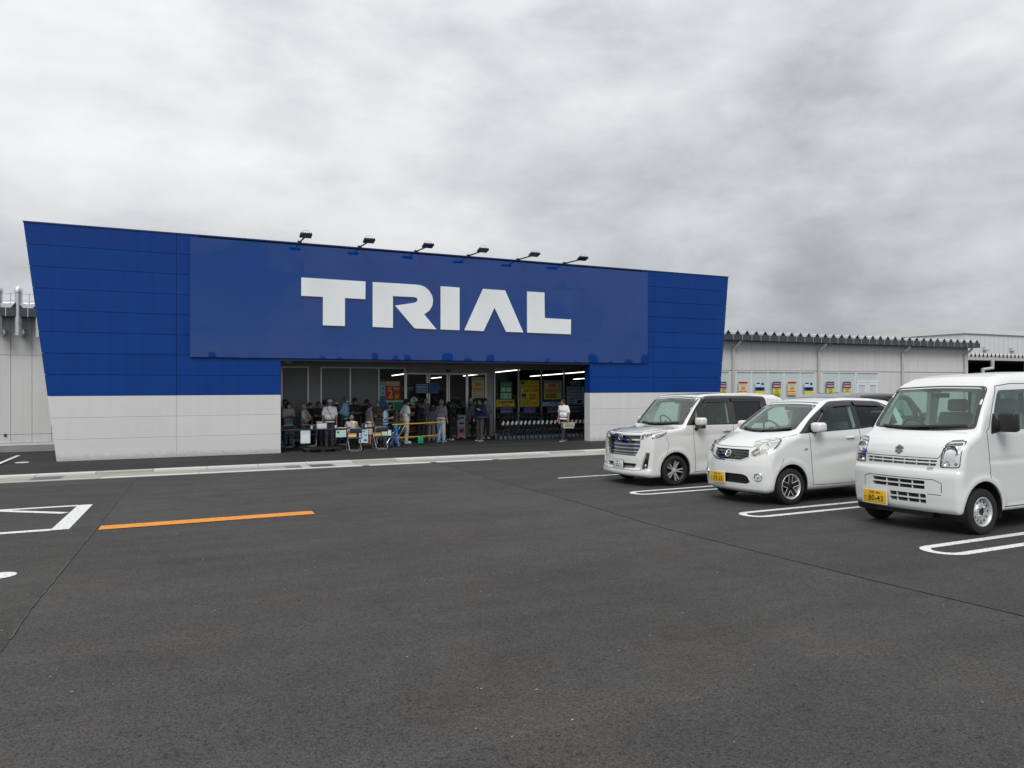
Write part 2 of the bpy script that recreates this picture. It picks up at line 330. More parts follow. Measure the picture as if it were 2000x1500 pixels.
def blob(name, prims, k=.03, h=.012, cuts=(), holes=()):
    """smooth union of round cones ('c',a,b,ra,rb) and ellipsoids ('e',centre,radii[,matrix]), cut by planes (normal, offset) and ellipsoid holes"""
    lo = np.full(3, 1e9); hi = -lo; boxes = []
    for p in prims:
        if p[0] == 'c':
            a, b = np.array(p[1], float), np.array(p[2], float); r = max(p[3], p[4]); l, u = np.minimum(a, b) - r, np.maximum(a, b) + r
        else:
            c = np.array(p[1], float); r = np.array(p[2], float); r = np.full(3, r.max()) if len(p) > 3 else r; l, u = c - r, c + r
        boxes.append((l, u)); lo = np.minimum(lo, l); hi = np.maximum(hi, u)
    lo -= .04; hi += .04; n = np.ceil((hi - lo) / h).astype(int) + 1; v = np.full(n, .5)
    ax = [lo[i] + h * np.arange(n[i]) for i in range(3)]
    def ell(X, Y, Z, c, r, m=None):
        D = [X - c[0], Y - c[1], Z - c[2]]
        if m is not None: D = [sum(m[j][i] * D[j] for j in range(3)) for i in range(3)]
        a = np.sqrt(sum((D[i] / r[i]) ** 2 for i in range(3))); b = np.sqrt(sum((D[i] / r[i] ** 2) ** 2 for i in range(3)))
        return a * (a - 1) / np.maximum(b, 1e-6)
    for p, (l, u) in zip(prims, boxes):
        i0 = np.maximum(((l - lo - k - .03) / h).astype(int), 0); i1 = np.minimum(((u - lo + k + .03) / h).astype(int) + 2, n)
        sub = tuple(slice(i0[i], i1[i]) for i in range(3)); X, Y, Z = np.meshgrid(*[ax[i][sub[i]] for i in range(3)], indexing='ij')
        if p[0] == 'c':
            a, b = np.array(p[1], float), np.array(p[2], float); d = b - a; dd = max(d @ d, 1e-9)
            t = np.clip(((X - a[0]) * d[0] + (Y - a[1]) * d[1] + (Z - a[2]) * d[2]) / dd, 0, 1)
            q = np.sqrt((X - a[0] - t * d[0]) ** 2 + (Y - a[1] - t * d[1]) ** 2 + (Z - a[2] - t * d[2]) ** 2) - (p[3] + t * (p[4] - p[3]))
        else: q = ell(X, Y, Z, p[1], p[2], p[3] if len(p) > 3 else None)
        o = v[sub]; kk = p[5] if p[0] == 'c' and len(p) > 5 else k
        hh = np.clip(.5 + .5 * (o - q) / kk, 0, 1); v[sub] = o * (1 - hh) + q * hh - kk * hh * (1 - hh)
    if cuts or holes:
        X, Y, Z = np.meshgrid(*ax, indexing='ij')
        for nrm, off in cuts: v = np.maximum(v, X * nrm[0] + Y * nrm[1] + Z * nrm[2] - off)
        for hl in holes: v = np.maximum(v, -ell(X, Y, Z, *hl))
    v[0] = v[-1] = .5; v[:, 0] = v[:, -1] = .5; v[:, :, 0] = v[:, :, -1] = .5
    P, F = surface_nets(v, lo, h); return np_mesh(name, P, F)
# ------------------------------------------------------------------ palette
asphalt('asphalt', (.063, .063, .063), (.076, .070, .066)); asphalt('asphalt_dark', (.057, .057, .058), (.067, .063, .061), 13)
asphalt('asphalt_left', (.060, .060, .058), (.071, .065, .060), 29); asphalt('asphalt_new', (.034, .034, .036), (.041, .039, .039), 5)
paint('white_paint', (.78, .79, .78)); paint('orange_paint', (.80, .30, .03))
mat('seam_tar', (.060, .059, .057), .7, var=.3, vscale=20)
mat('concrete', (.42, .41, .37), .85, var=.16, vscale=5, bump=.3); mat('concrete_pale', (.62, .62, .58), .8, var=.14, vscale=4, bump=.25)
mat('concrete_tan', (.35, .33, .27), .85, var=.22, vscale=3, bump=.3); mat('concrete_grey', (.30, .30, .29), .85, var=.2, vscale=4, bump=.3)
mat('grate_steel', (.22, .23, .24), .5, .8, var=.2)
BLUE = (.0015, .042, .235)
mat('blue_panel', BLUE, .45, spec=.22, var=.09, vscale=.9, rvar=.08, bump=.06, bscale=2.2, sheet=.05); mat('blue_joint', (.004, .014, .075), .5, var=.1)
mat('blue_trim', (.008, .028, .13), .35, var=.08)
mat('white_panel', (.70, .70, .69), .5, var=.035, vscale=1.5, rvar=.06, sheet=.018); mat('white_base', (.70, .70, .69), .5, var=.035, vscale=1.5, splash=(.34, .31, .27)); mat('white_core', (.52, .52, .52), .6, var=.05)
mat('sign_sheet', (.0005, .040, .225), .03, spec=.62, var=.05, vscale=.7); mat('sign_white', (.86, .89, .91), .35, var=.02)
mat('grey_panel', (.69, .685, .68), .55, var=.04, vscale=1.5, sheet=.03); mat('grey_joint', (.33, .33, .335), .6, var=.06)
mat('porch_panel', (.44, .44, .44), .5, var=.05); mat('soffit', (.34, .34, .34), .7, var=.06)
mat('aluminium', (.72, .73, .74), .35, .55, var=.05); mat('white_frame', (.78, .79, .79), .4, var=.03)
mat('fascia', (.055, .062, .075), .45, var=.08); mat('galvanised', (.66, .68, .70), .38, .75, var=.12, vscale=9, rvar=.1)
mat('roof_sheet', (.70, .71, .72), .4, .35, var=.08); mat('pipe_grey', (.52, .52, .52), .45, var=.05)
mat('lamp_off', (.02, .02, .022), .25); mat('black_metal', (.012, .013, .016), .4, .3, var=.2); mat('black_plastic', (.016, .016, .017), .45, var=.2); mat('dark_grey', (.06, .06, .062), .6, var=.15)
mat('store_floor', (.30, .30, .29), .35, var=.08); mat('store_wall', (.30, .30, .30), .7, var=.1); mat('store_ceiling', (.10, .10, .10), .8, var=.1)
mat('tube_lit', (1, .98, .94), .5, emit=2.4, var=0); mat('hill_green', (.030, .045, .028), .95, var=.4, vscale=.12)
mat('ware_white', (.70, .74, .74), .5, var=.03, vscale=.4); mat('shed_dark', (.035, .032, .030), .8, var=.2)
mat('green_plate', (.02, .12, .06), .5); mat('chrome', (.80, .81, .83), .08, 1, var=.03); mat('steel', (.62, .63, .65), .3, .85, var=.06)
glass('shop_glass', (.82, .88, .87)); glass('film_glass', (.6, .66, .66), film=(.25, .265, .27), filmw=.93, rough=.3)
glass('frost_glass', (.7, .8, .8), film=(.66, .75, .77), filmw=.92, ior=1.7)
# ------------------------------------------------------------------ ground
def gsheet(pts, off, step=1.2):
    """flat polygon laid on the falling ground (pts in X, Y)"""
    bm = bmesh.new(); f = bm.faces.new([bm.verts.new((x, y, 0)) for x, y in pts])
    for yy in (0.0, 24.2):
        bmesh.ops.bisect_plane(bm, geom=list(bm.verts) + list(bm.edges) + list(bm.faces), plane_co=(0, yy, 0), plane_no=(0, 1, 0))
    bmesh.ops.triangulate(bm, faces=bm.faces)
    for v in bm.verts: v.co.z = gz(v.co.y) + off
    bmesh.ops.recalc_face_normals(bm, faces=bm.faces)
    if sum(f.normal.z for f in bm.faces) < 0: bmesh.ops.reverse_faces(bm, faces=bm.faces)
    me = bpy.data.meshes.new('sheet'); bm.to_mesh(me); bm.free(); return me
ground = struct(obj('car_park', gsheet([(-600, -600), (600, -600), (600, 600), (-600, 600)], 0), 'asphalt'))
def gpart(name, pts, m, off): return obj(name, gsheet(pts, off), m, ground)
# paving strips laid at different times: a tarred joint runs between them
sL = [on_ground(u, v) for u, v in ((262, 940), (225, 985), (190, 1030), (150, 1080), (105, 1135), (60, 1190), (20, 1250))]
sR = [on_ground(u, v) for u, v in ((1040, 958), (1140, 985), (1290, 1030), (1420, 1063), (1560, 1098), (1700, 1133), (1840, 1166), (2000, 1204), (2200, 1250))]
gpart('asphalt_strip', [(-60, sL[0][1])] + sL + [(sL[-1][0], -30), (-60, -30)], 'asphalt_left', .004)
gpart('asphalt_strip', [(60, 17.8), (sR[0][0] + .3, 17.8)] + sR + [(sR[-1][0] + 1.5, -30), (60, -30)], 'asphalt_dark', .004)
def gline(name, pts, wd, m, off, jit=0, rnd=random.Random(3)):
    P = [Vector((x, y, 0)) for x, y in pts]; l = []; r = []
    for i, p in enumerate(P):
        d = (P[min(i + 1, len(P) - 1)] - P[max(i - 1, 0)]).normalized(); q = Vector((-d.y, d.x, 0)); k = wd / 2 * (1 + jit * rnd.uniform(-1, 1))
        l.append(p + q * k); r.append(p - q * k)
    mb = MB()
    for i in range(len(P) - 1):
        a = [l[i], l[i + 1], r[i + 1], r[i]]; mb.add([(v.x, v.y, gz(v.y) + off) for v in a], [(0, 1, 2, 3)])
    me = mb.mesh(name, fix=False)
    if me.polygons and me.polygons[0].normal.z < 0: me.flip_normals()
    return obj(name, me, m, ground)
def wob(pts, n, a, rnd=random.Random(5)):
    o = []
    for i in range(len(pts) - 1):
        for j in range(n):
            t = j / n; o.append((pts[i][0] * (1 - t) + pts[i + 1][0] * t + rnd.uniform(-a, a), pts[i][1] * (1 - t) + pts[i + 1][1] * t + rnd.uniform(-a, a)))
    return o + [pts[-1]]
gline('paving_seam', wob(sL, 14, .003), .010, 'seam_tar', .008, .8); gline('paving_seam', wob(sR, 14, .003), .007, 'seam_tar', .008, .8)
# hairpin bay markings
def hairpin(u, v, length, wd=.48, lw=.105):
    x0, y0 = on_ground(u, v); r = wd / 2; ri = r - lw; out_ = []; inn = []
    out_ = [(x0 + length, y0 - r)] + [(x0 + r - r * math.sin(t), y0 - r * math.cos(t)) for t in np.linspace(0, math.pi, 15)] + [(x0 + length, y0 + r)]
    inn = [(x0 + length, y0 - ri)] + [(x0 + r - ri * math.sin(t), y0 - ri * math.cos(t)) for t in np.linspace(0, math.pi, 15)] + [(x0 + length, y0 + ri)]
    mb = MB()
    for i in range(len(out_) - 1):
        mb.add([(x, y, gz(y) + .008) for x, y in (out_[i], out_[i + 1], inn[i + 1], inn[i])], [(3, 2, 1, 0)])
    me = mb.mesh('m', fix=False)
    if me.polygons[3].normal.z < 0: me.flip_normals()
    return obj('bay_marking', me, 'white_paint', ground)
for u, v in ((1234, 965), (1452, 1008), (1817, 1080)): hairpin(u, v, 5.2)
xa, ya = on_ground(1090, 934.5); gline('bay_marking', [(xa, ya), (xa + 5.5, ya)], .10, 'white_paint', .008)
o1, o2 = on_ground(196, 1029.5), on_ground(614, 1003.5)
ym = (o1[1] + o2[1]) / 2; gline('orange_line', [(o1[0], ym), (o2[0], ym)], .33, 'orange_paint', .008)
# hatched bay at the left edge
c1, c2 = on_ground(172, 987), on_ground(110, 1035)
xr = (c1[0] + c2[0]) / 2; gline('bay_marking', [(xr, c1[1] + .05), (xr, c2[1] - .05)], .21, 'white_paint', .008)
gline('bay_marking', [(xr - .10, c1[1]), (xr - 4, c1[1])], .15, 'white_paint', .0085)
gline('bay_marking', [(xr - .10, c2[1]), (xr - 4, c2[1])], .16, 'white_paint', .0085)
h1, h2 = on_ground(128, 1003), on_ground(-140, 994); gline('bay_marking', [h1, h2], .15, 'white_paint', .009)
def disc(u, v, r):
    x, y = on_ground(u, v); gpart('painted_dot', [(x + r * math.cos(t), y + r * math.sin(t)) for t in np.linspace(0, 2 * math.pi, 28, endpoint=False)], 'white_paint', .0085)
disc(-4, 1126, .15); disc(43, 904, .17)
a1, a2 = on_ground(36, 894), on_ground(-40, 922); gline('bay_marking', [a1, a2], .11, 'white_paint', .008)
b1, b2 = on_ground(88, 885), on_ground(130, 884); gline('bay_marking', [b1, b2], .10, 'white_paint', .008)
# loose grit on the asphalt
rg = random.Random(11); mb = MB()
for u, v in ((795, 1284), (1048, 1348), (940, 1346), (1209, 1272), (1118, 1407), (737, 1332), (465, 962), (345, 1043), (425, 1010), (140, 1352), (250, 1128), (1480, 992), (1000, 1440)):
    x, y = on_ground(u, v); mb.ball((x, y, gz(y) + .004), (rg.uniform(.004, .011), rg.uniform(.003, .007), .003), 6, 4)
for _ in range(260):
    x, y = rg.uniform(-4, 9), rg.uniform(2.2, 17); mb.ball((x, y, gz(y) + .004), (rg.uniform(.003, .007), rg.uniform(.003, .006), .003), 5, 3)
gr = obj('grit', mb, mat('grit_tan', (.36, .31, .25), .9, var=.3, vscale=3)); gr['kind'] = 'stuff'; tag(gr, 'tiny pale bits of grit scattered over the asphalt', 'grit')
# ------------------------------------------------------------------ drain gutter and kerb along the shop
YG = 18.02
gut = struct(obj('drain_gutter', MB().add([(x, y, gz(y) + .003) for x, y in ((-40, YG), (46, YG), (46, YG + 1.78), (-40, YG + 1.78))], [(0, 1, 2, 3)]), 'concrete_grey'))
rk = random.Random(2); x = -14.0; slabs = ['concrete_tan', 'concrete', 'concrete_tan', 'concrete', 'concrete_grey']
def stone(name, x0, x1, y0, y1, top, m, parent=gut, g=.008):
    mb = MB(); pts = [(x0 + g, y0 + g), (x1 - g, y0 + g), (x1 - g, y1 - g), (x0 + g, y1 - g)]
    mb.add([(a, b, gz(b) - .05) for a, b in pts] + [(a, b, gz(b) + top) for a, b in pts], [(3, 2, 1, 0), (4, 5, 6, 7), (0, 1, 5, 4), (1, 2, 6, 5), (2, 3, 7, 6), (3, 0, 4, 7)])
    return obj(name, mb, m, parent)
while x < 44:
    d = rk.choice((1.2, 1.8, 2.0, 2.4)); stone('edge_strip', x, x + 2.0, YG, YG + .26, .014, 'concrete_pale' if rk.random() < .8 else 'concrete')
    stone('gutter_slab', x, x + d, YG + .27, YG + 1.10, .008, rk.choice(slabs)); x += d if d < 2.01 else 2.0
x = -14.0; k = 0
while x < 44:
    if k in (9, 14): stone('drain_grate', x, x + .6, YG + .27, YG + 1.10, .012, 'grate_steel'); 
    stone('kerb_stone', x, x + 1.2, YG + 1.18, YG + 1.62, .045, 'concrete_pale' if (k * 7) % 5 else 'concrete'); x += 1.2; k += 1
apron = struct(obj('apron', gsheet([(-40, YG + 1.66), (46, YG + 1.66), (46, 28.2), (-40, 28.2)], .004), 'asphalt_new'))
obj('paving_joint', MB().add([(x, y, gz(y) + .007) for x, y in ((3, 24.02), (18, 24.02), (18, 24.05), (3, 24.05))], [(0, 1, 2, 3)]), 'concrete_grey', apron)
# hills behind the photographer: they only show mirrored in the sign and the windows
mb = MB(); nx, ny = 160, 6; rh = np.random.RandomState(4)
ph = rh.uniform(0, 6.28, 12)
for j in range(ny):
    for i in range(nx):
        X = -600 + 1200 * i / (nx - 1); Y = -150 - 60 * j
        hgt = 5.0 + 2.2 * math.sin(X * .011 + ph[0]) + 2.2 * math.sin(X * .027 + ph[1]) + 1.2 * math.sin(X * .07 + ph[2]) + rh.uniform(-.9, .9)
        mb.v.append((X, Y, .3 if j == 0 else .63 + hgt * (.55 + .28 * j) * (1 if j < 4 else .9)))
for j in range(ny - 1):
    for i in range(nx - 1): a = j * nx + i; mb.f.append((a, a + 1, a + nx + 1, a + nx))
struct(obj('hills', mb, 'hill_green'))
# ------------------------------------------------------------------ the shop
bld = thing('store_building', 'long low shop with slanting blue and white front and lit entrance', 'shop')
YF, YW = 24.2, 28.2
XL = lambda z: -3.5 - .81 * z / 6.876
XR = lambda z: 20.63 + .62 * z / 6.876
ZR = [0, .633, 1.267, 1.9] + [1.9 + .622 * i for i in range(1, 9)]
XO0, XO1, ZO = wx(547, YF), wx(1153, YF), 3.05
XJ0, XJ1 = wx(345, YF), wx(1277, YF)
def xz_prism(name, pts, y0, y1, m, parent=bld): return obj(name, MB().prism(pts, lambda x, z: (x, y1, z), lambda x, z: (x, y0, z)), m, parent)
def quad(xa0, xb0, z0, xb1, xa1, z1): return [(xa0, z0), (xb0, z0), (xb1, z1), (xa1, z1)]
XS0, XS1 = wx(371, YF), wx(1263.5, YF)
for lo, hi, m in ((0, 1.9, 'white_core'), (1.9, 6.86, 'blue_joint')):
    xz_prism('facade_core', quad(XL(lo) + .03, XO0 - .004, lo, XO0 - .004, XL(hi) + .03, hi), YF + .055, YF + .40, m)
    xz_prism('facade_core', quad(XO1 + .004, XR(lo) - .03, lo, XR(hi) - .03, XO1 + .004, hi), YF + .055, YF + .40, m)
xz_prism('facade_core', [(XO0 - .003, ZO), (XO1 + .003, ZO), (XO1 + .003, 6.86), (XO0 - .003, 6.86)], YF + .055, YF + .40, 'blue_joint')
g = .006
for i in range(11):
    g = .003 if i < 3 else .006; z0, z1 = ZR[i] + g, ZR[i + 1] - g; m = ('white_base' if i == 0 else 'white_panel') if i < 3 else 'blue_panel'
    spans = []
    xin0, xin1 = (XO0, XO1) if i < 5 else (XS0 + .25, XS1 - .25)
    spans.append(quad(XL(z0), XJ0 - g, z0, XJ0 - g, XL(z1), z1)); spans.append(quad(XJ0 + g, xin0, z0, xin0, XJ0 + g, z1))
    spans.append(quad(xin1, XJ1 - g, z0, XJ1 - g, xin1, z1)); spans.append(quad(XJ1 + g, XR(z0), z0, XR(z1), XJ1 + g, z1))
    for s in spans: xz_prism('cladding_panel', s, YF, YF + .053, m)
# linings of the opening
for z0, z1, m in ((0, 1.9, 'white_panel'), (1.9, ZO, 'blue_panel')):
    obj('reveal', MB().box(XO0 - .002, XO0 + .02, YF + .004, YF + .42, z0 + .002, z1 - .002), m, bld)
    obj('reveal', MB().box(XO1 - .02, XO1 + .002, YF + .004, YF + .42, z0 + .002, z1 - .002), m, bld)
obj('lintel_trim', MB().box(XO0 - .02, XO1 + .02, YF - .012, YF + .42, ZO - .035, ZO + .012), 'blue_trim', bld)
xz_prism('coping', [(XL(6.86) - .01, 6.862), (XR(6.86) + .01, 6.862), (XR(6.90) + .01, 6.902), (XL(6.90) - .01, 6.902)], YF - .018, YF + .46, 'blue_trim')
# glossy sheets of the sign, each a little pillowed
zr = [3.09, 4.03, 5.88, 6.80]; ncol = 15; cw = (XS1 - XS0) / ncol; rs = np.random.RandomState(8)
sign = obj('sign_board', MB().box(XS0 + .01, XS1 - .01, YF - .05, YF + .03, 3.10, 6.79), 'blue_joint', bld)
for c in range(ncol):
    for r_ in range(3):
        x0, x1, z0, z1 = XS0 + c * cw + .001, XS0 + (c + 1) * cw - .001, zr[r_] + .001, zr[r_ + 1] - .001
        n = 9; amp = rs.uniform(-.003, .0055); px, pz = rs.uniform(0, 6, 2); sl = rs.uniform(-.004, .004, 2); e = 1.8 if c >= 12 else 1.0; mb = MB()
        for j in range(n):
            for i in range(n):
                a, b = i / (n - 1), j / (n - 1)
                d = amp * e * math.sin(math.pi * a) * math.sin(math.pi * b) + .0012 * e * math.sin(5 * a + px) * math.sin(4 * b + pz) + sl[0] * (a - .5) + sl[1] * (b - .5)
                if r_ == 0: d += .006 * math.exp(-b * 9) * (math.sin(9 * a + px) * .6 + .2)
                mb.v.append((x0 + (x1 - x0) * a, YF - .062 - d, z0 + (z1 - z0) * b))
        for j in range(n - 1):
            for i in range(n - 1): k = j * n + i; mb.f.append((k, k + 1, k + n + 1, k + n))
        me = mb.mesh('sign_sheet', True, fix=False, sharp=80); obj('sign_sheet', me, 'sign_sheet', sign)
letters = {'t': [(152, 318), (544, 343), (543, 451), (418, 444), (418, 615), (284, 610), (284, 437), (152, 430)],
 'r': [(588, 346), (840, 361), (872, 364), (905, 375), (932, 398), (950, 428), (956, 456), (952, 490), (935, 520), (902, 543), (977, 635), (843, 629), (724, 490), (835, 474), (855, 468), (863, 456), (857, 443), (840, 438), (711, 432), (711, 626), (588, 620)],
 'i': [(1003, 372), (1118, 380), (1118, 640), (1003, 636)],
 'a': [(1262, 388), (1396, 397), (1507, 654), (1402, 650), (1331, 503), (1265, 646), (1148, 640)],
 'l': [(1531, 404), (1636, 410), (1638, 566), (1798, 575), (1797, 665), (1532, 655)]}
for n, pts in letters.items():
    P = [on_wall(540 + x / 3.125, 440 + y / 3.125, YF - .12) for x, y in pts]
    mb = MB(); tri = geometry.tessellate_polygon([[Vector((p[0], p[1], 0)) for p in P]]); k = len(P)
    mb.add([(p[0], YF - .115, p[1]) for p in P] + [(p[0], YF - .07, p[1]) for p in P],
           [tuple(t) for t in tri] + [tuple(i + k for i in t[::-1]) for t in tri] + [(i, (i + 1) % k, k + (i + 1) % k, k + i) for i in range(k)])
    obj('sign_letter', mb, 'sign_white', sign)
# porch: ceiling, back wall, unseen side walls added to keep light out
PX0, PX1 = 1.6, 17.0
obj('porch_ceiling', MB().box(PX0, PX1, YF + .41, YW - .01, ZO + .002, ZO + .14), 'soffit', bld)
obj('porch_light_block', MB().box(PX0, PX0 + .12, YF + .41, YW - .002, .005, ZO), 'porch_panel', bld)
obj('porch_light_block', MB().box(PX1 - .12, PX1, YF + .41, YW - .002, .005, ZO), 'porch_panel', bld)
W = lambda u: wx(u, YW)
ZH = 2.92
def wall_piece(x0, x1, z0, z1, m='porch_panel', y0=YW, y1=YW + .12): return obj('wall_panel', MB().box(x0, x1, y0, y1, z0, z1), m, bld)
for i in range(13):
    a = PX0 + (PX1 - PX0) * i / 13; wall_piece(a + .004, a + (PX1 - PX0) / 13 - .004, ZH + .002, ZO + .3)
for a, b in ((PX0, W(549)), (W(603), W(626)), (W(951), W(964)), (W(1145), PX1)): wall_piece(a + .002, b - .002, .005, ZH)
def window(xs, z0, z1, gl, y=YW, bar=.05, frame='aluminium'):
    f = MB(); f.box(xs[0], xs[-1], y - .02, y + .07, z1 - bar, z1); f.box(xs[0], xs[-1], y - .021, y + .071, z0, z0 + bar)
    for i, x in enumerate(xs):
        a = x if i == 0 else (x - bar if i == len(xs) - 1 else x - bar / 2); f.box(a, a + bar, y - .018, y + .068, z0 + bar, z1 - bar)
    wo = obj('window', f, frame, bld)
    for i in range(len(xs) - 1):
        a = xs[i] + (bar if i == 0 else bar / 2); b = xs[i + 1] - (bar if i == len(xs) - 2 else bar / 2)
        obj('pane', MB().add([(a, y + .03, z0 + bar), (b, y + .03, z0 + bar), (b, y + .03, z1 - bar), (a, y + .03, z1 - bar)], [(0, 1, 2, 3)]), gl[i] if isinstance(gl, list) else gl, wo, fix=False)
    return wo
window([W(549), W(603)], .06, ZH, 'film_glass'); window([W(626), W(684), W(740), W(792)], .06, ZH, ['film_glass', 'film_glass', 'shop_glass'])
window([W(965), W(1013), W(1058), W(1102), W(1145)], .06, ZH, 'shop_glass')
ZD = 2.70
wall_piece(W(792) + .002, W(951) - .002, ZD + .002, ZH, 'porch_panel', YW - .01, YW + .1)
obj('door_sensor', bevel_box(W(870), W(880), YW - .08, YW - .012, ZD + .07, ZD + .14), 'black_plastic', bld)
for a, b, dy in ((792, 836, .0), (836, 874.5, -.05), (875, 912, -.05), (912, 951, 0)):
    x0, x1 = W(a) + .01, W(b) - .01; f = MB(); br = .055
    f.box(x0, x1, YW + dy, YW + dy + .045, ZD - br, ZD); f.box(x0, x1, YW + dy, YW + dy + .045, .02, .02 + .10)
    f.box(x0, x0 + br, YW + dy + .002, YW + dy + .043, .12, ZD - br); f.box(x1 - br, x1, YW + dy + .002, YW + dy + .043, .12, ZD - br)
    d = obj('sliding_door', f, 'aluminium', bld)
    obj('pane', MB().add([(x, YW + dy + .02, z) for x, z in ((x0 + br, .12), (x1 - br, .12), (x1 - br, ZD - br), (x0 + br, ZD - br))], [(0, 1, 2, 3)]), 'shop_glass', d, fix=False)
# interior
obj('shop_floor', MB().box(PX0, 43, YW + .10, 47, -.05, .004), 'store_floor', bld)
obj('shop_ceiling', MB().add([(PX0, YW + .12, 3.62), (43, YW + .12, 3.62), (43, 47, 3.3), (PX0, 47, 3.3)], [(0, 1, 2, 3)]), 'store_ceiling', bld)
obj('shop_wall', MB().box(PX0, 43, 47, 47.2, 0, 4.3), 'store_wall', bld); obj('shop_wall', MB().box(PX0 - .2, PX0, YW + .13, 47.2, 0, 4.3), 'store_wall', bld)
obj('shop_wall', MB().box(W(740) - .30, W(740) - .12, YW + .14, YW + 5, 0, 3.5), 'store_wall', bld)
for k, (ua, va, ub, vb) in enumerate(((765.5, 733.9, 805.5, 728.3), (905, 734.5, 945.4, 730.1), (965, 727.7, 1015, 722.3), (1035.5, 735.2, 1144.3, 726.4), (842, 739, 862, 737), (1120, 741, 1150, 738.6))):
    yn = (32, 32, 29.6, 30.5, 40, 38)[k]; t = yn / ky(ub); P1 = Vector((t * kx(ub), yn, CAMZ + (750 - vb) * t))
    t = P1.x / kx(ua); P = [Vector((P1.x, t * ky(ua), CAMZ + (750 - va) * t)), P1]
    where = ['behind the red poster window', 'above the sliding door', 'left of the yellow poster', 'above the posters at the right', 'deep in the shop behind the doors', 'deep in the shop at the right'][k]
    t = thing('ceiling_light', 'lit white strip light ' + where, 'strip light', P[0], 0, 'strip lights in the shop')
    d = P[1] - P[0]
    obj('lit_tube', MB().tube([(0, 0, 0), d], .016, 8), 'tube_lit', t); obj('light_housing', MB().tube([(0, 0, .05), d + Vector((0, 0, .05))], .035, 6), 'white_frame', t)
    obj('hanger', MB().tube([d * .5 + Vector((0, 0, .1)), d * .5 + Vector((0, 0, .7))], .012, 5), 'black_metal', t)
# ---- main walls left and right of the front
def panel_row(xs, z0, z1, m='grey_panel', y=YW):
    for a, b in zip(xs[:-1], xs[1:]): obj('wall_panel', MB().box(a + .006, b - .006, y, y + .05, z0 + .006, z1 - .006), m, bld)
def backing(x0, x1, z0, z1, y=YW + .052): obj('wall_core', MB().box(x0, x1, y, y + .12, z0, z1), 'grey_joint', bld)
backing(-16, PX0 - .25, .26, 4.45)
jl = [-15.6] + [W(u) for u in (-170, -128, -86, -44, -21, 21, 62.5, 101, 138)] + [1.55]
jl = sorted(x for x in jl if x <= 1.56)
zl = [.30, on_wall(50, 848, YW)[1], on_wall(50, 693.5, YW)[1], 4.45]
for a, b in zip(zl[:-1], zl[1:]): panel_row(jl, a, b)
obj('plinth', MB().box(-16, PX0 - .25, YW - .03, YW + .3, -.02, .22), 'concrete_grey', bld)
obj('base_flashing', MB().box(-16, PX0 - .25, YW - .035, YW + .05, .222, .29), 'white_frame', bld)
XE = 43.4
wins = [[W(u) for u in (1395, 1425.5)], [W(u) for u in (1437, 1468, 1500, 1531.5, 1563, 1592.5)], [W(u) for u in (1606, 1639, 1672)]]
zwt, zwb = 2.93, .45
backing(17.3, XE - .05, zwt + .01, 4.45)
xs = list(np.linspace(17.2, XE, 30)); panel_row(xs, zwt + .02, 4.45)
for wn in wins: window(wn, zwb, zwt, 'frost_glass', YW + .02, .055, 'white_frame')
xd0, xd1 = W(1673), W(1716)
edges = [17.3] + [x for wn in wins for x in (wn[0], wn[-1])] + [xd0, xd1, XE]
for a, b in ((17.2, wins[0][0]), (wins[0][1], wins[1][0]), (wins[1][-1], wins[2][0]), (xd1, XE)):
    n = max(1, round((b - a) / .9)); panel_row(list(np.linspace(a, b, n + 1)), .30, zwt); backing(a + .02, b - .02, .26, zwt)
for wn in wins: panel_row([wn[0], wn[-1]], .30, zwb); backing(wn[0], wn[-1], .26, zwb)
obj('plinth', MB().box(17.2, XE, YW - .03, YW + .3, -.02, .28), 'concrete_grey', bld)
zt = on_wall(1690, 745.5, YW)[1]
f = MB(); f.box(xd0, xd1, YW, YW + .08, zwt - .06, zwt); f.box(xd0, xd1, YW + .001, YW + .079, zt - .03, zt + .03); f.box(xd0, xd0 + .06, YW + .002, YW + .078, zt + .03, zwt - .06); f.box(xd1 - .06, xd1, YW + .002, YW + .078, zt + .03, zwt - .06)
tw = obj('transom_window', f, 'white_frame', bld)
obj('pane', MB().add([(x, YW + .05, z) for x, z in ((xd0 + .06, zt + .03), (xd1 - .06, zt + .03), (xd1 - .06, zwt - .06), (xd0 + .06, zwt - .06))], [(0, 1, 2, 3)]), 'frost_glass', tw, fix=False)
xm = (xd0 + xd1) / 2
for a, b in ((xd0 + .01, xm - .01), (xm + .01, xd1 - .01)):
    f = MB(); bw = .17; f.box(a, b, YW + .01, YW + .06, zt - .03 - bw, zt - .035); f.box(a, b, YW + .01, YW + .06, .30, .55); f.box(a, a + bw, YW + .012, YW + .058, .55, zt - .03 - bw); f.box(b - bw, b, YW + .012, YW + .058, .55, zt - .03 - bw)
    d = obj('side_door', f, 'white_frame', bld)
    obj('pane', MB().add([(x, YW + .04, z) for x, z in ((a + bw, .55), (b - bw, .55), (b - bw, zt - .03 - bw), (a + bw, zt - .03 - bw))], [(0, 1, 2, 3)]), 'frost_glass', d, fix=False)
obj('end_wall', MB().box(XE - .04, XE + .08, YW + .001, 47.2, 0, 4.45), 'grey_panel', bld)
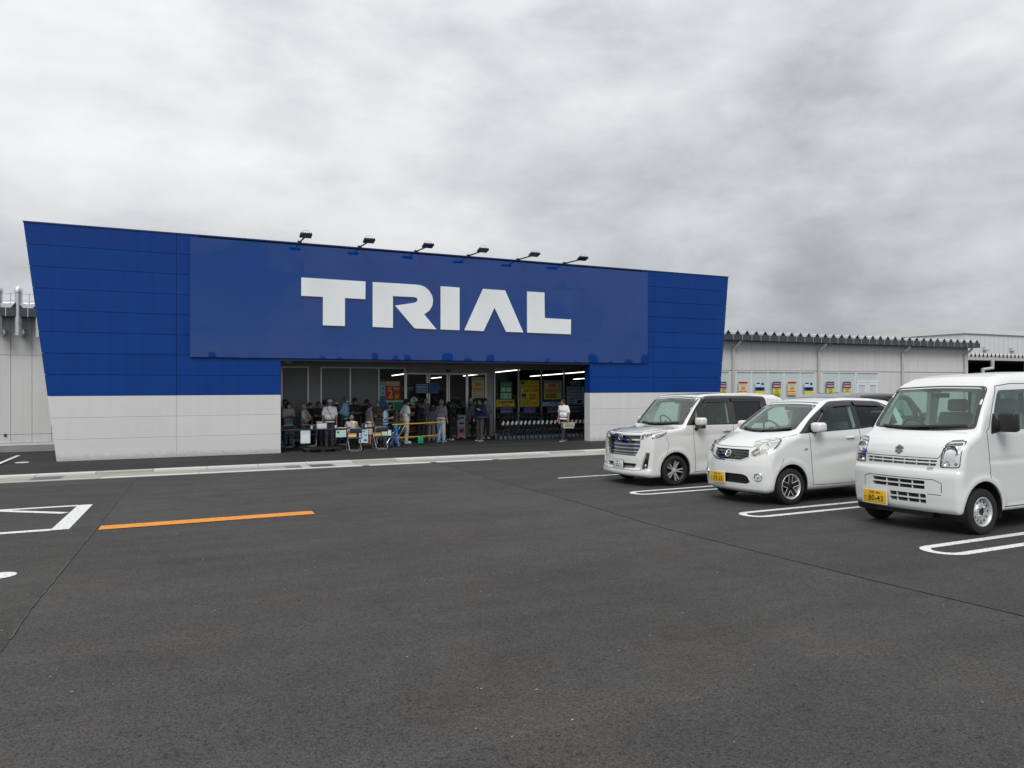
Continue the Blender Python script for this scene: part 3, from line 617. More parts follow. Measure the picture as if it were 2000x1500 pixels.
# roof: folded plate, fascia in lengths, seam clips
pit = .60; x0r, x1r = -16.2, XE + .5; nt_ = int((x1r - x0r) / pit); ya, yb = 27.66, 47.5
rf = MB(); prof = []; ya += .06
for i in range(nt_):
    x = x0r + i * pit; prof += [(x, 0), (x + .06, .0), (x + .24, .17), (x + .36, .17), (x + .54, 0)]
prof.append((x0r + nt_ * pit, 0))
for y, zb in ((ya, 4.73), (yb, 4.35)):
    for (x, z) in prof: rf.v.append((x, y, zb + z))
for i in range(len(prof) - 1): a = len(prof); rf.f.append((i, i + 1, a + i + 1, a + i))
roof = obj('roof', rf, 'roof_sheet', bld); ya -= .06
# white end flashing; black plates stand in for shade in the open folds
def fold_ends(parent, x0, n, pitch, y, zb, h, skip=lambda x: False):
    for i in range(n):
        x = x0 + i * pitch; c = x + pitch / 2
        if skip(x): continue
        P = [(x + .004, zb), (x + pitch - .004, zb), (x + pitch - .004, zb + h * .55), (c + pitch * .16, zb + h * .72), (c + pitch * .05, zb + h * 1.08), (c - pitch * .05, zb + h * 1.08), (c - pitch * .16, zb + h * .72), (x + .004, zb + h * .55)]
        obj('end_flashing', MB().prism(P, lambda a, z: (a, y + .04, z), lambda a, z: (a, y + .012, z)), 'roof_sheet', parent)
        obj('fold_shade', MB().prism([(c - pitch * .27, zb + .004), (c + pitch * .27, zb + .004), (c + pitch * .03, zb + h * .97), (c - pitch * .03, zb + h * .97)], lambda a, z: (a, y + .03, z), lambda a, z: (a, y + .004, z)), 'black_metal', parent)
fold_ends(roof, x0r, nt_, pit, ya, 4.727, .20, lambda x: -3 < x < 20)
obj('eave_soffit', MB().box(x0r, x1r, ya + .06, YW + .05, 4.452, 4.50), 'fascia', bld)
for i in range(nt_):
    x = x0r + i * pit
    if -3 < x < 20: continue
    obj('fascia_panel', MB().box(x + .012, x + pit - .012, ya, ya + .05, 4.45, 4.725), 'fascia', bld)
    obj('seam_clip', MB().box(x - .011, x + .011, ya - .008, ya + .055, 4.44, 4.735), 'galvanised', bld)
for u in (1433, 1600, 1763.5, 1886):
    x = wx(u, YW - .12); pr = .07
    dp = obj('downpipe', MB().tube([(x + .16, ya + .14, 4.46), (x + .16, ya + .14, 4.36), (x + .05, YW - .25, 4.16), (x, YW - .11, 4.02), (x, YW - .11, .1)], pr, 10), 'pipe_grey', bld)
    for z in (3.35, 1.8): obj('pipe_bracket', MB().lathe([(-.02, pr + .002), (-.02, pr + .012), (.02, pr + .012), (.02, pr + .002)], (x, YW - .11, z), 'z', 12), 'pipe_grey', dp)
# exhaust ducts on the left wall
for u, vt, vb_ in ((-2, 556, 655), (36, 557, 655), (76, 562, 659)):
    x, z1 = on_wall(u, vt, YW - .45); z0 = on_wall(u, vb_, YW - .45)[1]; x = wx(u, YW - .45); y = YW - .45; r = .10
    d = obj('exhaust_duct', MB().lathe([(z0, 0), (z0, r + .012), (z0 + .05, r + .012), (z0 + .05, r), (z0 + .42, r), (z0 + .42, r + .008), (z0 + .46, r + .008), (z0 + .46, r), (z1 - .25, r), (z1 - .25, r + .02), (z1 - .14, r + .025), (z1 - .05, r * .8), (z1, 0)], (x, y, 0), 'z', 20), 'galvanised', bld, smooth=True)
    obj('wall_stub', MB().tube([(x + .05, y, z0 + .12), (x + .05, YW + .02, z0 + .12)], .11, 14), 'pipe_grey', d, smooth=True)
    fr = MB()
    for dx in (.16, .48): fr.tube([(x + dx, YW + .35, 4.78), (x + dx, YW + .35, 5.30)], .018, 6)
    for zz in (5.05, 5.28): fr.tube([(x - .05, YW + .35, zz), (x + .5, YW + .35, zz)], .018, 6)
    obj('duct_stand', fr, 'galvanised', d)
obj('roof_rail', MB().tube([(-14, YW + .6, 4.98), (-3, YW + .6, 4.98)], .015, 5), 'galvanised', bld)
obj('outlet_cover', bevel_box(*[on_wall(10.5, 850, YW)[0] + d for d in (-.035, .035)], YW - .03, YW + .005, on_wall(10, 850, YW)[1] - .05, on_wall(10, 850, YW)[1] + .05), 'green_plate', bld)
# ------------------------------------------------------------------ floodlights over the sign
def floodlight():
    t = thing('floodlight', '', 'floodlight', (0, 0, 0), 0, 'floodlights along the top of the blue sign')
    obj('arm', MB().tube([(0, .12, .075), (0, -.10, .06), (0, -1.22, .015)], .026, 8), 'black_metal', t)
    obj('wall_bracket', MB().box(-.06, .06, .04, .16, .043, .11), 'black_metal', t)
    h = obj('lamp_head', bevel_box(-.18, .18, -.13, .13, -.035, .035, .012), 'black_metal', t, (0, -1.30, .03)); h.rotation_euler = (R(-14), 0, 0)
    obj('lens', MB().box(-.15, .15, -.10, .10, -.040, -.0355), 'lamp_off', h)
    for i in range(6): obj('cooling_fin', MB().box(-.16 + .062 * i, -.148 + .062 * i, -.11, .11, .034, .055), 'black_metal', h)
    obj('guard_ring', MB().tube([(.15 * math.cos(a), -1.30, .04 + .15 * math.sin(a)) for a in np.linspace(0, math.pi, 17)], .004, 5), 'black_metal', t)
    return t
def sum_boxes(bs):
    m = MB()
    for b in bs: m.box(*b)
    return m
fl = floodlight(); nm = ['leftmost', 'second from left', 'third from left', 'third from right', 'second from right', 'rightmost']
for i in range(6):
    lb = 'black floodlight on a short arm above the sign, %s of the six' % nm[i]; loc = (3.31 + 1.988 * i, YF, 6.86)
    if i == 0: fl.location = loc; fl['label'] = lb
    else: copy_tree(fl, None, loc, label=lb)
# ------------------------------------------------------------------ security cameras
xc, zc_ = on_wall(556, 705, 24.95)
t = thing('security_camera', 'white bullet camera under the porch ceiling at the left', 'security camera', (xc, 24.95, zc_))
obj('mount', MB().tube([(-.05, 0, ZO - zc_), (-.05, 0, .05), (0, 0, .02)], .03, 8), 'white_frame', t)
obj('camera_body', MB().tube([(-.05, .02, .04), (.18, -.05, -.04)], .055, 12), 'white_frame', t, smooth=True)
obj('sun_shield', MB().tube([(-.04, .02, .065), (.22, -.06, -.02)], .045, 8), 'white_frame', t); obj('lens', MB().tube([(.18, -.05, -.04), (.19, -.054, -.044)], .035, 10), 'black_plastic', t)
xc, zc_ = on_wall(1141, 716, 25.4)
t = thing('security_camera', 'small dome camera under the porch ceiling at the right', 'security camera', (xc, 25.4, zc_))
obj('mount', MB().tube([(0, 0, ZO - zc_), (0, 0, .05)], .05, 10), 'white_frame', t); obj('dome', MB().ball((0, 0, 0), .075, 14, 8), 'black_plastic', t, smooth=True)
obj('housing', MB().lathe([(.02, .0), (.02, .09), (.07, .08), (.07, 0)], (0, 0, 0), 'z', 16), 'white_frame', t)
# ------------------------------------------------------------------ warehouse and open shed to the right
wh = thing('warehouse', 'tall pale ribbed metal warehouse far behind the shop at the right edge', 'warehouse', (92, 60, 0))
rib = MB(); rw = 1.0
for i in range(60): rib.box(i * rw + .04, i * rw + rw - .04, 0, .2, 0, 8.6)
rb = obj('wall', MB().box(0, 60, .12, 50, 0, 8.9), 'ware_white', wh)
for i in range(60): obj('wall_sheet', MB().box(i * rw + .05, i * rw + rw - .05, .03, .118, 0, 8.55), 'ware_white', rb)
for i in range(22): obj('wall_sheet', MB().box(-.09, -.002, i * rw + .17, i * rw + rw + .07, 0, 8.55), 'ware_white', rb)
obj('roof_edge', MB().box(-.25, 60.2, -.15, 50.2, 8.86, 9.5), 'white_frame', wh)
for u in (1921, 1974):
    x = 60 * kx(u) / ky(u) - 92; obj('vent_hood', MB().prism([(0, 0), (.4, 0), (.3, .5), (0, .5)], lambda a, b: (x - .2, .03 - a, 6.7 + b), lambda a, b: (x + .2, .03 - a, 6.7 + b)), 'galvanised', wh)
    obj('vent_pipe', MB().tube([(x + .2, -.15, 6.9), (x + .75, -.15, 6.9)], .12, 10), 'white_frame', wh)
sh = thing('open_shed', 'open shed with ribbed metal roof and dark inside beside the shop', 'shed', (44.2, 30, 0))
rf = MB(); prof = []
for i in range(40): x = i * .42; prof += [(x, 0), (x + .05, 0), (x + .17, .26), (x + .25, .26), (x + .37, 0)]
for y, z in ((0, 4.02), (14, 3.9)):
    for x, q in prof: rf.v.append((x, y, z + q))
for i in range(len(prof) - 1): a = len(prof); rf.f.append((i, i + 1, a + i + 1, a + i))
obj('roof', rf, 'roof_sheet', sh); obj('roof_ceiling', MB().box(0, 16.7, .1, 14, 3.78, 3.9), 'shed_dark', sh); obj('fascia', MB().box(-.1, 16.8, -.03, .09, 3.82, 4.02), 'pipe_grey', sh)
shr = [o for o in kids(sh) if o.name.startswith('roof')][0]; fold_ends(shr, 0, 39, .42, -.045, 4.022, .27)
obj('back_wall', MB().box(0, 16.7, 13.8, 14, 0, 3.78), 'shed_dark', sh); obj('side_wall', MB().box(16.6, 16.75, .1, 13.8, 0, 3.78), 'shed_dark', sh)
for x in (8.3, 16.4): obj('post', MB().box(x - .08, x + .08, .02, .18, 0, 3.8), 'dark_grey', sh)
obj('downpipe', MB().tube([(4.4, -.1, 3.9), (4.4, -.1, 3.3), (3.4, -.1, 3.2), (3.4, -.1, 2.7)], .12, 10), 'pipe_grey', sh)
# ------------------------------------------------------------------ cars: a signed-distance body, panels laid on it
mat('car_white', (.74, .755, .75), .25, spec=.5, var=.01, vscale=3, coat=1.0); mat('car_pearl', (.71, .71, .685), .25, spec=.5, var=.012, vscale=3, coat=1.0)
mat('car_grey', (.16, .17, .18), .3, .4, coat=1.0, var=.03)
mat('gloss_black', (.006, .006, .007), .08, spec=.6, coat=.6, var=.1); mat('trim_black', (.014, .014, .015), .5, var=.15)
mat('tyre', (.012, .012, .013), .8, var=.2, vscale=30, bump=.2); mat('alloy', (.62, .63, .64), .35, .5, var=.06); mat('alloy_dark', (.03, .03, .032), .35, .5)
mat('steel_silver', (.60, .61, .62), .4, .5, var=.06); mat('lamp_mirror', (.85, .86, .87), .12, 1, var=.05); mat('lamp_dark', (.03, .035, .045), .2, .5)
mat('lamp_yellowed', (.62, .60, .50), .22, .6, var=.12, vscale=12); mat('amber', (.55, .14, .02), .3)
mat('seat_cloth', (.10, .10, .105), .9, var=.15, vscale=40); mat('seat_vinyl', (.20, .21, .215), .6, var=.08); mat('dash', (.045, .045, .048), .7, var=.15); mat('headliner', (.45, .46, .46), .9)
mat('plate_yellow', (.74, .44, .012), .4, var=.03); mat('plate_white', (.74, .76, .76), .4, var=.03); mat('plate_ink', (.012, .012, .012), .5); mat('plate_green', (.01, .05, .03), .5)
mat('gap', (.015, .015, .015), .8); mat('blue_chrome', (.45, .52, .68), .06, 1, var=.03); mat('visor', (.02, .02, .022), .12, spec=.6)
mat('red_lamp', (.35, .01, .01), .2, coat=1)
glass('car_glass', (.80, .90, .86), ior=1.5); glass('privacy_glass', (.12, .14, .14), ior=1.5); glass('lens_glass', (.97, .98, .98), ior=1.35)
def bspl(G, x, z, x0, z0, h):
    """quadratic B-spline lookup, C1 smooth"""
    fx, fz = (x - x0) / h, (z - z0) / h; nx, nz = G.shape
    ix = np.clip(np.round(fx).astype(int), 1, nx - 2); iz = np.clip(np.round(fz).astype(int), 1, nz - 2); a = np.clip(fx - ix, -.5, .5); b = np.clip(fz - iz, -.5, .5)
    wxs = (.5 * (.5 - a) ** 2, .75 - a * a, .5 * (.5 + a) ** 2); wzs = (.5 * (.5 - b) ** 2, .75 - b * b, .5 * (.5 + b) ** 2)
    return sum(wxs[i] * wzs[j] * G[ix + i - 1, iz + j - 1] for i in range(3) for j in range(3))
def blur(G, s, axes=(0, 1)):
    n = int(3 * s) + 1; k = np.exp(-.5 * (np.arange(-n, n + 1) / s) ** 2); k /= k.sum()
    for ax in axes: G = np.apply_along_axis(lambda q: np.convolve(np.pad(q, n, 'edge'), k, 'valid'), ax, G)
    return G
def pip(P, poly):
    x, y = P[:, 0], P[:, 1]; q = np.array(poly); c = np.zeros(len(P), bool); j = len(q) - 1
    for i in range(len(q)):
        k = ((q[i, 1] > y) != (q[j, 1] > y)) & (x < (q[j, 0] - q[i, 0]) * (y - q[i, 1]) / (q[j, 1] - q[i, 1] + 1e-12) + q[i, 0]); c ^= k; j = i
    return c
def seg_dist(P, poly):
    q = np.array(poly); d = np.full(len(P), 1e9)
    for i in range(len(q)):
        a, b = q[i - 1], q[i]; e = b - a; t = np.clip(((P - a) @ e) / (e @ e + 1e-12), 0, 1); d = np.minimum(d, np.hypot(*(P - a - t[:, None] * e).T))
    return d
def rnd(pts, r, n=4):
    """round the corners of a polygon"""
    o = []; m = len(pts); rr = r if isinstance(r, (list, tuple)) else [r] * m
    for i in range(m):
        p, a, b = (np.array(pts[k % m], float) for k in (i, i - 1, i + 1)); da, db = a - p, b - p; la, lb = np.hypot(*da), np.hypot(*db); q = min(rr[i], la * .48, lb * .48)
        if q < 1e-4: o.append(tuple(p)); continue
        s, e = p + da / la * q, p + db / lb * q
        for t in np.linspace(0, 1, n): o.append(tuple((1 - t) ** 2 * s + 2 * t * (1 - t) * p + t * t * e))
    return o
def resample(poly, step):
    o = []
    for i in range(len(poly)):
        a, b = np.array(poly[i]), np.array(poly[(i + 1) % len(poly)]); n = max(1, int(math.ceil(np.hypot(*(b - a)) / step)))
        o += [tuple(a + (b - a) * k / n) for k in range(n)]
    return o
class Body:
    def __init__(s, L_, W_, H_, prof, ztab, cf=.13, cr_=.02, fil=((0, .05), (.6, .06), (1.2, .07), (1.6, .09)), plan=((0, .16), (.12, .05), (.35, .012), (.8, 0)), rplan=((0, .10), (.12, .03), (.4, 0)), feat=None, fall=(.25, 1.6)):
        s.L, s.W, s.H = L_, W_ / 2, H_; s.cf, s.cr, s.fil, s.fall = cf, cr_, fil, fall; h = .01; s.h = h; s.x0, s.z0 = -.2, -.1
        nx, nz = int((L_ + .4) / h) + 1, int((H_ + .3) / h) + 1; X, Z = np.meshgrid(s.x0 + h * np.arange(nx), s.z0 + h * np.arange(nz), indexing='ij')
        P = np.stack([X.ravel(), Z.ravel()], 1); d = seg_dist(P, prof); d[pip(P, prof)] *= -1; s.G = blur(d.reshape(nx, nz), 1.6)
        zt = np.array(ztab); w_ = np.interp(Z, zt[:, 0], zt[:, 1]); pl = np.array(plan); rp = np.array(rplan)
        w_ = w_ - np.interp(X, pl[:, 0], pl[:, 1]) - np.interp(L_ - X, rp[:, 0], rp[:, 1])
        if feat: w_ = w_ + feat(X, Z)
        s.Wg = blur(w_, 2.2)
    def d(s, P):
        x, y, z = P[..., 0], P[..., 1], P[..., 2]; a = np.sqrt(y * y + 1e-6); q = np.clip(a / s.W, 0, 1.3)
        f0, f1 = s.fall; t = np.clip((x - f0) / (f1 - f0), 0, 1); wt = 1 - t * t * (3 - 2 * t)
        xe = x - s.cf * q ** 2.3 * wt + .05 * q ** 2.5 * np.clip((x - s.L + .5) / .5, 0, 1); u = np.clip((z - .6) / .5, 0, 1); ze = z + s.cr * q ** 2 * u
        a1 = bspl(s.G, xe, ze, s.x0, s.z0, s.h); a2 = (a - bspl(s.Wg, x, z, s.x0, s.z0, s.h)) * .97
        r = np.interp(z, [f[0] for f in s.fil], [f[1] for f in s.fil]); m, n = np.maximum(a1 + r, 0), np.maximum(a2 + r, 0)
        return np.minimum(-r, np.maximum(a1, a2)) + np.sqrt(m * m + n * n + 1e-12)
    def grad(s, P):
        e = 2e-3; g = np.stack([s.d(P + e * np.eye(3)[i]) - s.d(P - e * np.eye(3)[i]) for i in range(3)], -1); return g / (np.linalg.norm(g, axis=-1, keepdims=True) + 1e-9)
    def mesh(s, iso, h, fn=None):
        lo = np.array([-.15, -s.W - .15, -.02]); n = [int((s.L + .3) / h) + 2, int((2 * s.W + .3) / h) + 2, int((s.H + .2) / h) + 2]
        g = np.stack(np.meshgrid(*[lo[i] + h * np.arange(n[i]) for i in range(3)], indexing='ij'), -1); F = (lambda p: s.d(p) - iso) if fn is None else fn
        v = F(g); v[0] = v[-1] = .5; v[:, 0] = v[:, -1] = .5; v[:, :, 0] = v[:, :, -1] = .5
        P, Q = surface_nets(v, lo, h)
        if fn is None:
            for _ in range(3):
                st = (s.d(P) - iso)[:, None] * s.grad(P); P = P - np.clip(st, -h * .6, h * .6)
        return P, Q
    def hit(s, A, axis, iso=0.):
        """A: (n,2) points; axis 'front' (y,z), 'side' (x,z) near side y<0, 'far', 'rear' (y,z), 'top' (x,y)"""
        n = len(A); mk = {'front': lambda t: np.stack([t, A[:, 0], A[:, 1]], 1), 'rear': lambda t: np.stack([s.L + .1 - t, A[:, 0], A[:, 1]], 1), 'side': lambda t: np.stack([A[:, 0], -s.W - .15 + t, A[:, 1]], 1),
              'far': lambda t: np.stack([A[:, 0], s.W + .15 - t, A[:, 1]], 1), 'top': lambda t: np.stack([A[:, 0], A[:, 1], s.H + .1 - t], 1)}[axis]
        st = -.15 if axis == 'front' else 0.; T = np.linspace(st, st + (2.0 if axis == 'front' else .9), 120); lo = np.full(n, T[-1]); done = np.zeros(n, bool)
        for i, t in enumerate(T):
            k = (s.d(mk(np.full(n, t))) < iso) & ~done; lo[k] = t; done |= k
            if done.all(): break
        a, b = lo - (T[1] - T[0]), lo.copy()
        for _ in range(14):
            m = (a + b) / 2; k = s.d(mk(m)) < iso; b = np.where(k, m, b); a = np.where(k, a, m)
        return mk((a + b) / 2)
    def patch(s, poly, axis, iso=.003, thick=.006, h=.05, holes=(), step=.03, dome=0):
        B = resample(poly, step); allv = list(B); E = [(i, (i + 1) % len(B)) for i in range(len(B))]
        for hl in holes:
            q = resample(hl, step); k = len(allv); allv += q; E += [(k + i, k + (i + 1) % len(q)) for i in range(len(q))]
        b = np.array(poly); lo, hi = b.min(0), b.max(0); g = np.stack(np.meshgrid(np.arange(lo[0] + h * .5, hi[0], h), np.arange(lo[1] + h * .5, hi[1], h)), -1).reshape(-1, 2)
        if len(g):
            k = pip(g, poly) & (seg_dist(g, poly) > h * .35)
            for hl in holes: k &= ~pip(g, hl) & (seg_dist(g, hl) > h * .35)
            allv += [tuple(p) for p in g[k]]
        r = geometry.delaunay_2d_cdt([Vector(p) for p in allv], E, [], 0, 1e-6); V = np.array([tuple(p) for p in r[0]]); F = np.array([f for f in r[2] if len(f) == 3]); c = V[F].mean(1); k = pip(c, poly)
        for hl in holes: k &= ~pip(c, hl)
        F = F[k]; P = s.hit(V, axis, iso); G = s.grad(P)
        if dome: P = P + G * (dome * np.clip(seg_dist(V, poly) / .05, 0, 1) ** .5)[:, None]
        n = np.cross(P[F[:, 1]] - P[F[:, 0]], P[F[:, 2]] - P[F[:, 0]]); F = F[:, ::-1] if (n * G[F[:, 0]]).sum() < 0 else F
        Q = P - G * thick; N_ = len(P); ed = {}
        for f in F:
            for i in range(3): ed[(f[i], f[(i + 1) % 3])] = 1
        walls = [(b_, a_, a_ + N_) for (a_, b_) in ed if (b_, a_) not in ed] + [(b_, a_ + N_, b_ + N_) for (a_, b_) in ed if (b_, a_) not in ed]
        T = np.concatenate([F, F[:, ::-1] + N_, np.array(walls, int).reshape(-1, 3)]); used = np.unique(T); mp = np.full(2 * N_, -1); mp[used] = np.arange(len(used))
        return np.concatenate([P, Q])[used], mp[T]
    def part(s, name, poly, axis, m, parent, iso=.003, thick=.006, **kw):
        P, F = s.patch(poly, axis, iso, thick, **kw); me = np_mesh(name, P, F); me.set_sharp_from_angle(angle=R(35)); return obj(name, me, m, parent)
    def line(s, pts, axis, wd, m, parent, iso=.0012, thick=.003, name='panel_gap'):
        q = np.array(resample(pts, .04)); q = np.array([p for i, p in enumerate(q)]); pts = np.array(pts, float)
        Q = []
        for i in range(len(pts) - 1):
            n = max(1, int(np.hypot(*(pts[i + 1] - pts[i])) / .035)); Q += [pts[i] + (pts[i + 1] - pts[i]) * k / n for k in range(n)]
        Q.append(pts[-1]); Q = np.array(Q); t = np.gradient(Q, axis=0); t /= np.linalg.norm(t, axis=1, keepdims=True); nn = np.stack([-t[:, 1], t[:, 0]], 1)
        A, B = s.hit(Q + nn * wd / 2, axis, iso), s.hit(Q - nn * wd / 2, axis, iso); GA, GB = s.grad(A), s.grad(B); n = len(Q)
        V = np.concatenate([A, B, A - GA * thick, B - GB * thick]); F = []
        for i in range(n - 1): F += [(i, i + 1, n + i + 1, n + i), (2 * n + i, 2 * n + i + 1, i + 1, i), (n + i, n + i + 1, 3 * n + i + 1, 3 * n + i)]
        F += [(0, n, 3 * n, 2 * n), (n - 1, 3 * n - 1, 4 * n - 1, 2 * n - 1)]
        mb = MB(); mb.v = [tuple(p) for p in V]; mb.f = F; return obj(name, mb, m, parent, smooth=True)
    def build(s, name, m, parent, cut_polys, arches, cavity, ha=.021):
        """outer skin minus cabin, openings and wheel arches; exact normals from the field"""
        P, F = s.mesh(0, ha); outer = np_mesh('o', P, F)
        (cx0, cx1, cz0, off) = cavity
        def fn(p):
            dd = s.d(p) + off; x, z = p[..., 0], p[..., 2]; return np.maximum(np.maximum(dd, cz0 - z), np.maximum(cx0 + .0 - x, x - cx1))
        Pc, Fc = s.mesh(0, .04, fn); cav = np_mesh('c', Pc, Fc); sets = []
        for grp in (('front',), ('side',), ('far',), ('rear',)):
            V, T, k = [], [], 0
            for poly, ax, io, th in cut_polys:
                if ax in grp: q, t = s.patch(poly, ax, io, io + th, h=.05); V.append(q); T.append(t + k); k += len(q)
            if V: sets.append(np_mesh('k', np.concatenate(V), np.concatenate(T)))
        am = MB()
        for ax_, az, ar, y0 in arches:
            for sg in (-1, 1):
                n = 40; am.prism([(ax_ + ar * math.cos(2 * math.pi * i / n), az + ar * math.sin(2 * math.pi * i / n)) for i in range(n)], lambda x, z: (x, sg * y0, z), lambda x, z: (x, sg * (s.W + .2), z))
        ops = [obj('x', outer, None), obj('x', cav, None)] + [obj('x', q, None) for q in sets] + [obj('x', am, None)]
        for q in ops[1:]:
            md = ops[0].modifiers.new('b', 'BOOLEAN'); md.operation = 'DIFFERENCE'; md.solver = 'MANIFOLD'; md.object = q
        bpy.context.view_layer.update(); me = bpy.data.meshes.new_from_object(ops[0].evaluated_get(bpy.context.evaluated_depsgraph_get()))
        for q in ops: bpy.data.objects.remove(q)
        nv = len(me.vertices); co = np.empty(nv * 3, np.float32); me.vertices.foreach_get('co', co); co = co.reshape(-1, 3).astype(float); dv = np.abs(s.d(co)); gr_ = s.grad(co)
        lv = np.empty(len(me.loops), np.int32); me.loops.foreach_get('vertex_index', lv); pn = np.empty(len(me.polygons) * 3, np.float32); me.polygons.foreach_get('normal', pn); pn = pn.reshape(-1, 3)
        tot = np.empty(len(me.polygons), np.int32); me.polygons.foreach_get('loop_total', tot); fp = np.repeat(np.arange(len(tot)), tot); ln = pn[fp].astype(float)
        k = (dv[lv] < .0015) & ((gr_[lv] * ln).sum(1) > .6); ln[k] = gr_[lv][k]
        me.polygons.foreach_set('use_smooth', np.full(len(tot), True)); me.normals_split_custom_set(ln.tolist()); me.materials.clear()
        return obj(name, me, m, parent)
def wheel(parent, x, y, r, side, style, tw=.16):
    """side -1: outer face towards -y"""
    s = side; w_ = obj('wheel', MB().lathe([(0, .04), (.0, .075), (.10, .075), (.10, .04)], (0, 0, 0), 'y', 16), 'alloy_dark', parent, (x, y, r))
    rr = {'twin': .70, 'star': .68, 'steel': .63}[style] * r; h = tw / 2
    pr = [(-h * .72, rr), (-h * .92, rr + .012), (-h, rr + .04), (-h * .98, r - .045), (-h * .86, r - .016), (-h * .6, r - .003), (0, r), (h * .6, r - .003), (h * .86, r - .016), (h, r - .05), (h * .8, rr)]
    obj('tyre', MB().lathe(pr, (0, 0, 0), 'y', 44), 'tyre', w_, smooth=True)
    f = lambda d: s * (h * .80 - d)      # depth d behind the outer face
    lipm = {'twin': 'alloy_dark', 'star': 'alloy', 'steel': 'steel_silver'}[style]
    obj('rim', MB().lathe([(f(.0), rr + .004), (f(-.006), rr - .004), (f(.004), rr - .016), (f(.03), rr - .024), (f(.12), rr - .03)], (0, 0, 0), 'y', 44), lipm, w_, smooth=True)
    obj('brake_disc', MB().lathe([(f(.075), .0), (f(.075), rr * .78), (f(.085), rr * .78), (f(.085), 0)], (0, 0, 0), 'y', 30), 'gloss_black' if style == 'twin' else 'dark_grey', w_)
    if style == 'steel':
        n = 12; mb = MB(); prof = [(.035, rr - .022), (.05, rr * .86), (.028, rr * .80), (.028, rr * .62), (.012, rr * .54), (.012, rr * .30), (.03, rr * .27)]
        mb.lathe([(f(d), q) for d, q in prof], (0, 0, 0), 'y', 44); obj('steel_disc', mb, 'steel_silver', w_, smooth=True)
        ho = MB()
        for i in range(n):
            t = 2 * math.pi * i / n; ho.tube([(rr * .71 * math.cos(t), f(.0275), rr * .71 * math.sin(t)), (rr * .71 * math.cos(t), f(.0245), rr * .71 * math.sin(t))], .0135, 10)
        obj('vent_holes', ho, 'gloss_black', w_)['kind'] = 'stuff'
        obj('hub_cap', MB().lathe([(f(.034), 0.001), (f(.030), rr * .16), (f(.02), rr * .28), (f(.03), rr * .30)], (0, 0, 0), 'y', 20), 'black_plastic', w_, smooth=True)
        for i in range(4):
            t = math.pi / 4 + math.pi * i / 2; p = (rr * .37 * math.cos(t), rr * .37 * math.sin(t)); obj('wheel_nut', MB().tube([(p[0], f(.014), p[1]), (p[0], f(-.008), p[1])], .011, 6), 'steel', w_)
        return w_
    n = 10 if style == 'twin' else 5
    for i in range(n):
        t = 2 * math.pi * i / n + .3 + ((.13 if i % 2 else -.13) if style == 'twin' else 0); c, q = math.cos(t), math.sin(t)
        def P(rad, lat, d): return (rad * c - lat * q, f(d), rad * q + lat * c)
        wi, wo = (.010, .010) if style == 'twin' else (.042, .030)
        body = MB().add([P(.04, -wi, .02), P(rr - .012, -wo, .008), P(rr - .012, wo, .008), P(.04, wi, .02), P(.04, -wi, .06), P(rr - .012, -wo, .04), P(rr - .012, wo, .04), P(.04, wi, .06)],
                        [(0, 1, 2, 3), (7, 6, 5, 4), (0, 4, 5, 1), (1, 5, 6, 2), (2, 6, 7, 3), (3, 7, 4, 0)])
        sp = obj('spoke', body, 'alloy' if style == 'twin' else 'alloy_dark', w_)
        if style == 'star':
            e = MB()
            for sg in (-1, 1): e.tube([P(.05, sg * wi * .8, .018), P(rr - .014, sg * wo * 1.25, .006)], .006, 6)
            obj('spoke_edge', e, 'alloy', sp)
    obj('hub_cap', MB().lathe([(f(.0), .001), (f(.002), .026), (f(.02), .03), (f(.03), .05), (f(.05), .055)], (0, 0, 0), 'y', 20), 'alloy_dark' if style == 'star' else 'alloy', w_, smooth=True)
    return w_
def plate(parent, x, y, z, kind, top, kana, num):
    t = obj('number_plate', bevel_box(-.006, .006, -.165, .165, -.0825, .0825, .004), 'plate_yellow' if kind == 'y' else 'plate_white', parent, (x, y, z)); ink = 'plate_ink' if kind == 'y' else 'plate_green'; rz = (0, 0, -R(90))
    lettering(top, .042, ink, t, (-.0075, 0, .049), .006, rz); lettering(kana, .042, ink, t, (-.0075, .130, -.018), .004, rz); lettering(num, .100, ink, t, (-.0075, -.018, -.022), .012, rz, wid=.92)
    for s in (-1, 1): obj('bolt', MB().tube([(-.006, s * .105, .055), (-.011, s * .105, .055)], .006, 8), 'steel', t)
    obj('plate_frame', sum_boxes([(-.004, .008, -.170, .170, .083, .089), (-.004, .008, -.170, .170, -.089, -.083), (-.004, .008, -.171, -.165, -.083, .083), (-.004, .008, .165, .171, -.083, .083)]), 'black_plastic' if kind == 'w' else 'white_frame', t)
    return t
def seat(parent, x, y, z, m, wd=.46, back=.62):
    s = obj('seat', bevel_box(-.25, .25, -wd / 2, wd / 2, 0, .16, .05, 3), m, parent, (x, y, z)); b = obj('backrest', bevel_box(-.06, .06, -wd / 2 + .01, wd / 2 - .01, 0, back, .045, 3), m, s, (.24, 0, .10)); b.rotation_euler = (0, R(14), 0)
    h = obj('headrest', bevel_box(-.05, .05, -.13, .13, 0, .17, .04, 3), m, s, (.24 + (back + .06) * .25, 0, .10 + back * .985)); h.rotation_euler = (0, R(10), 0); return s
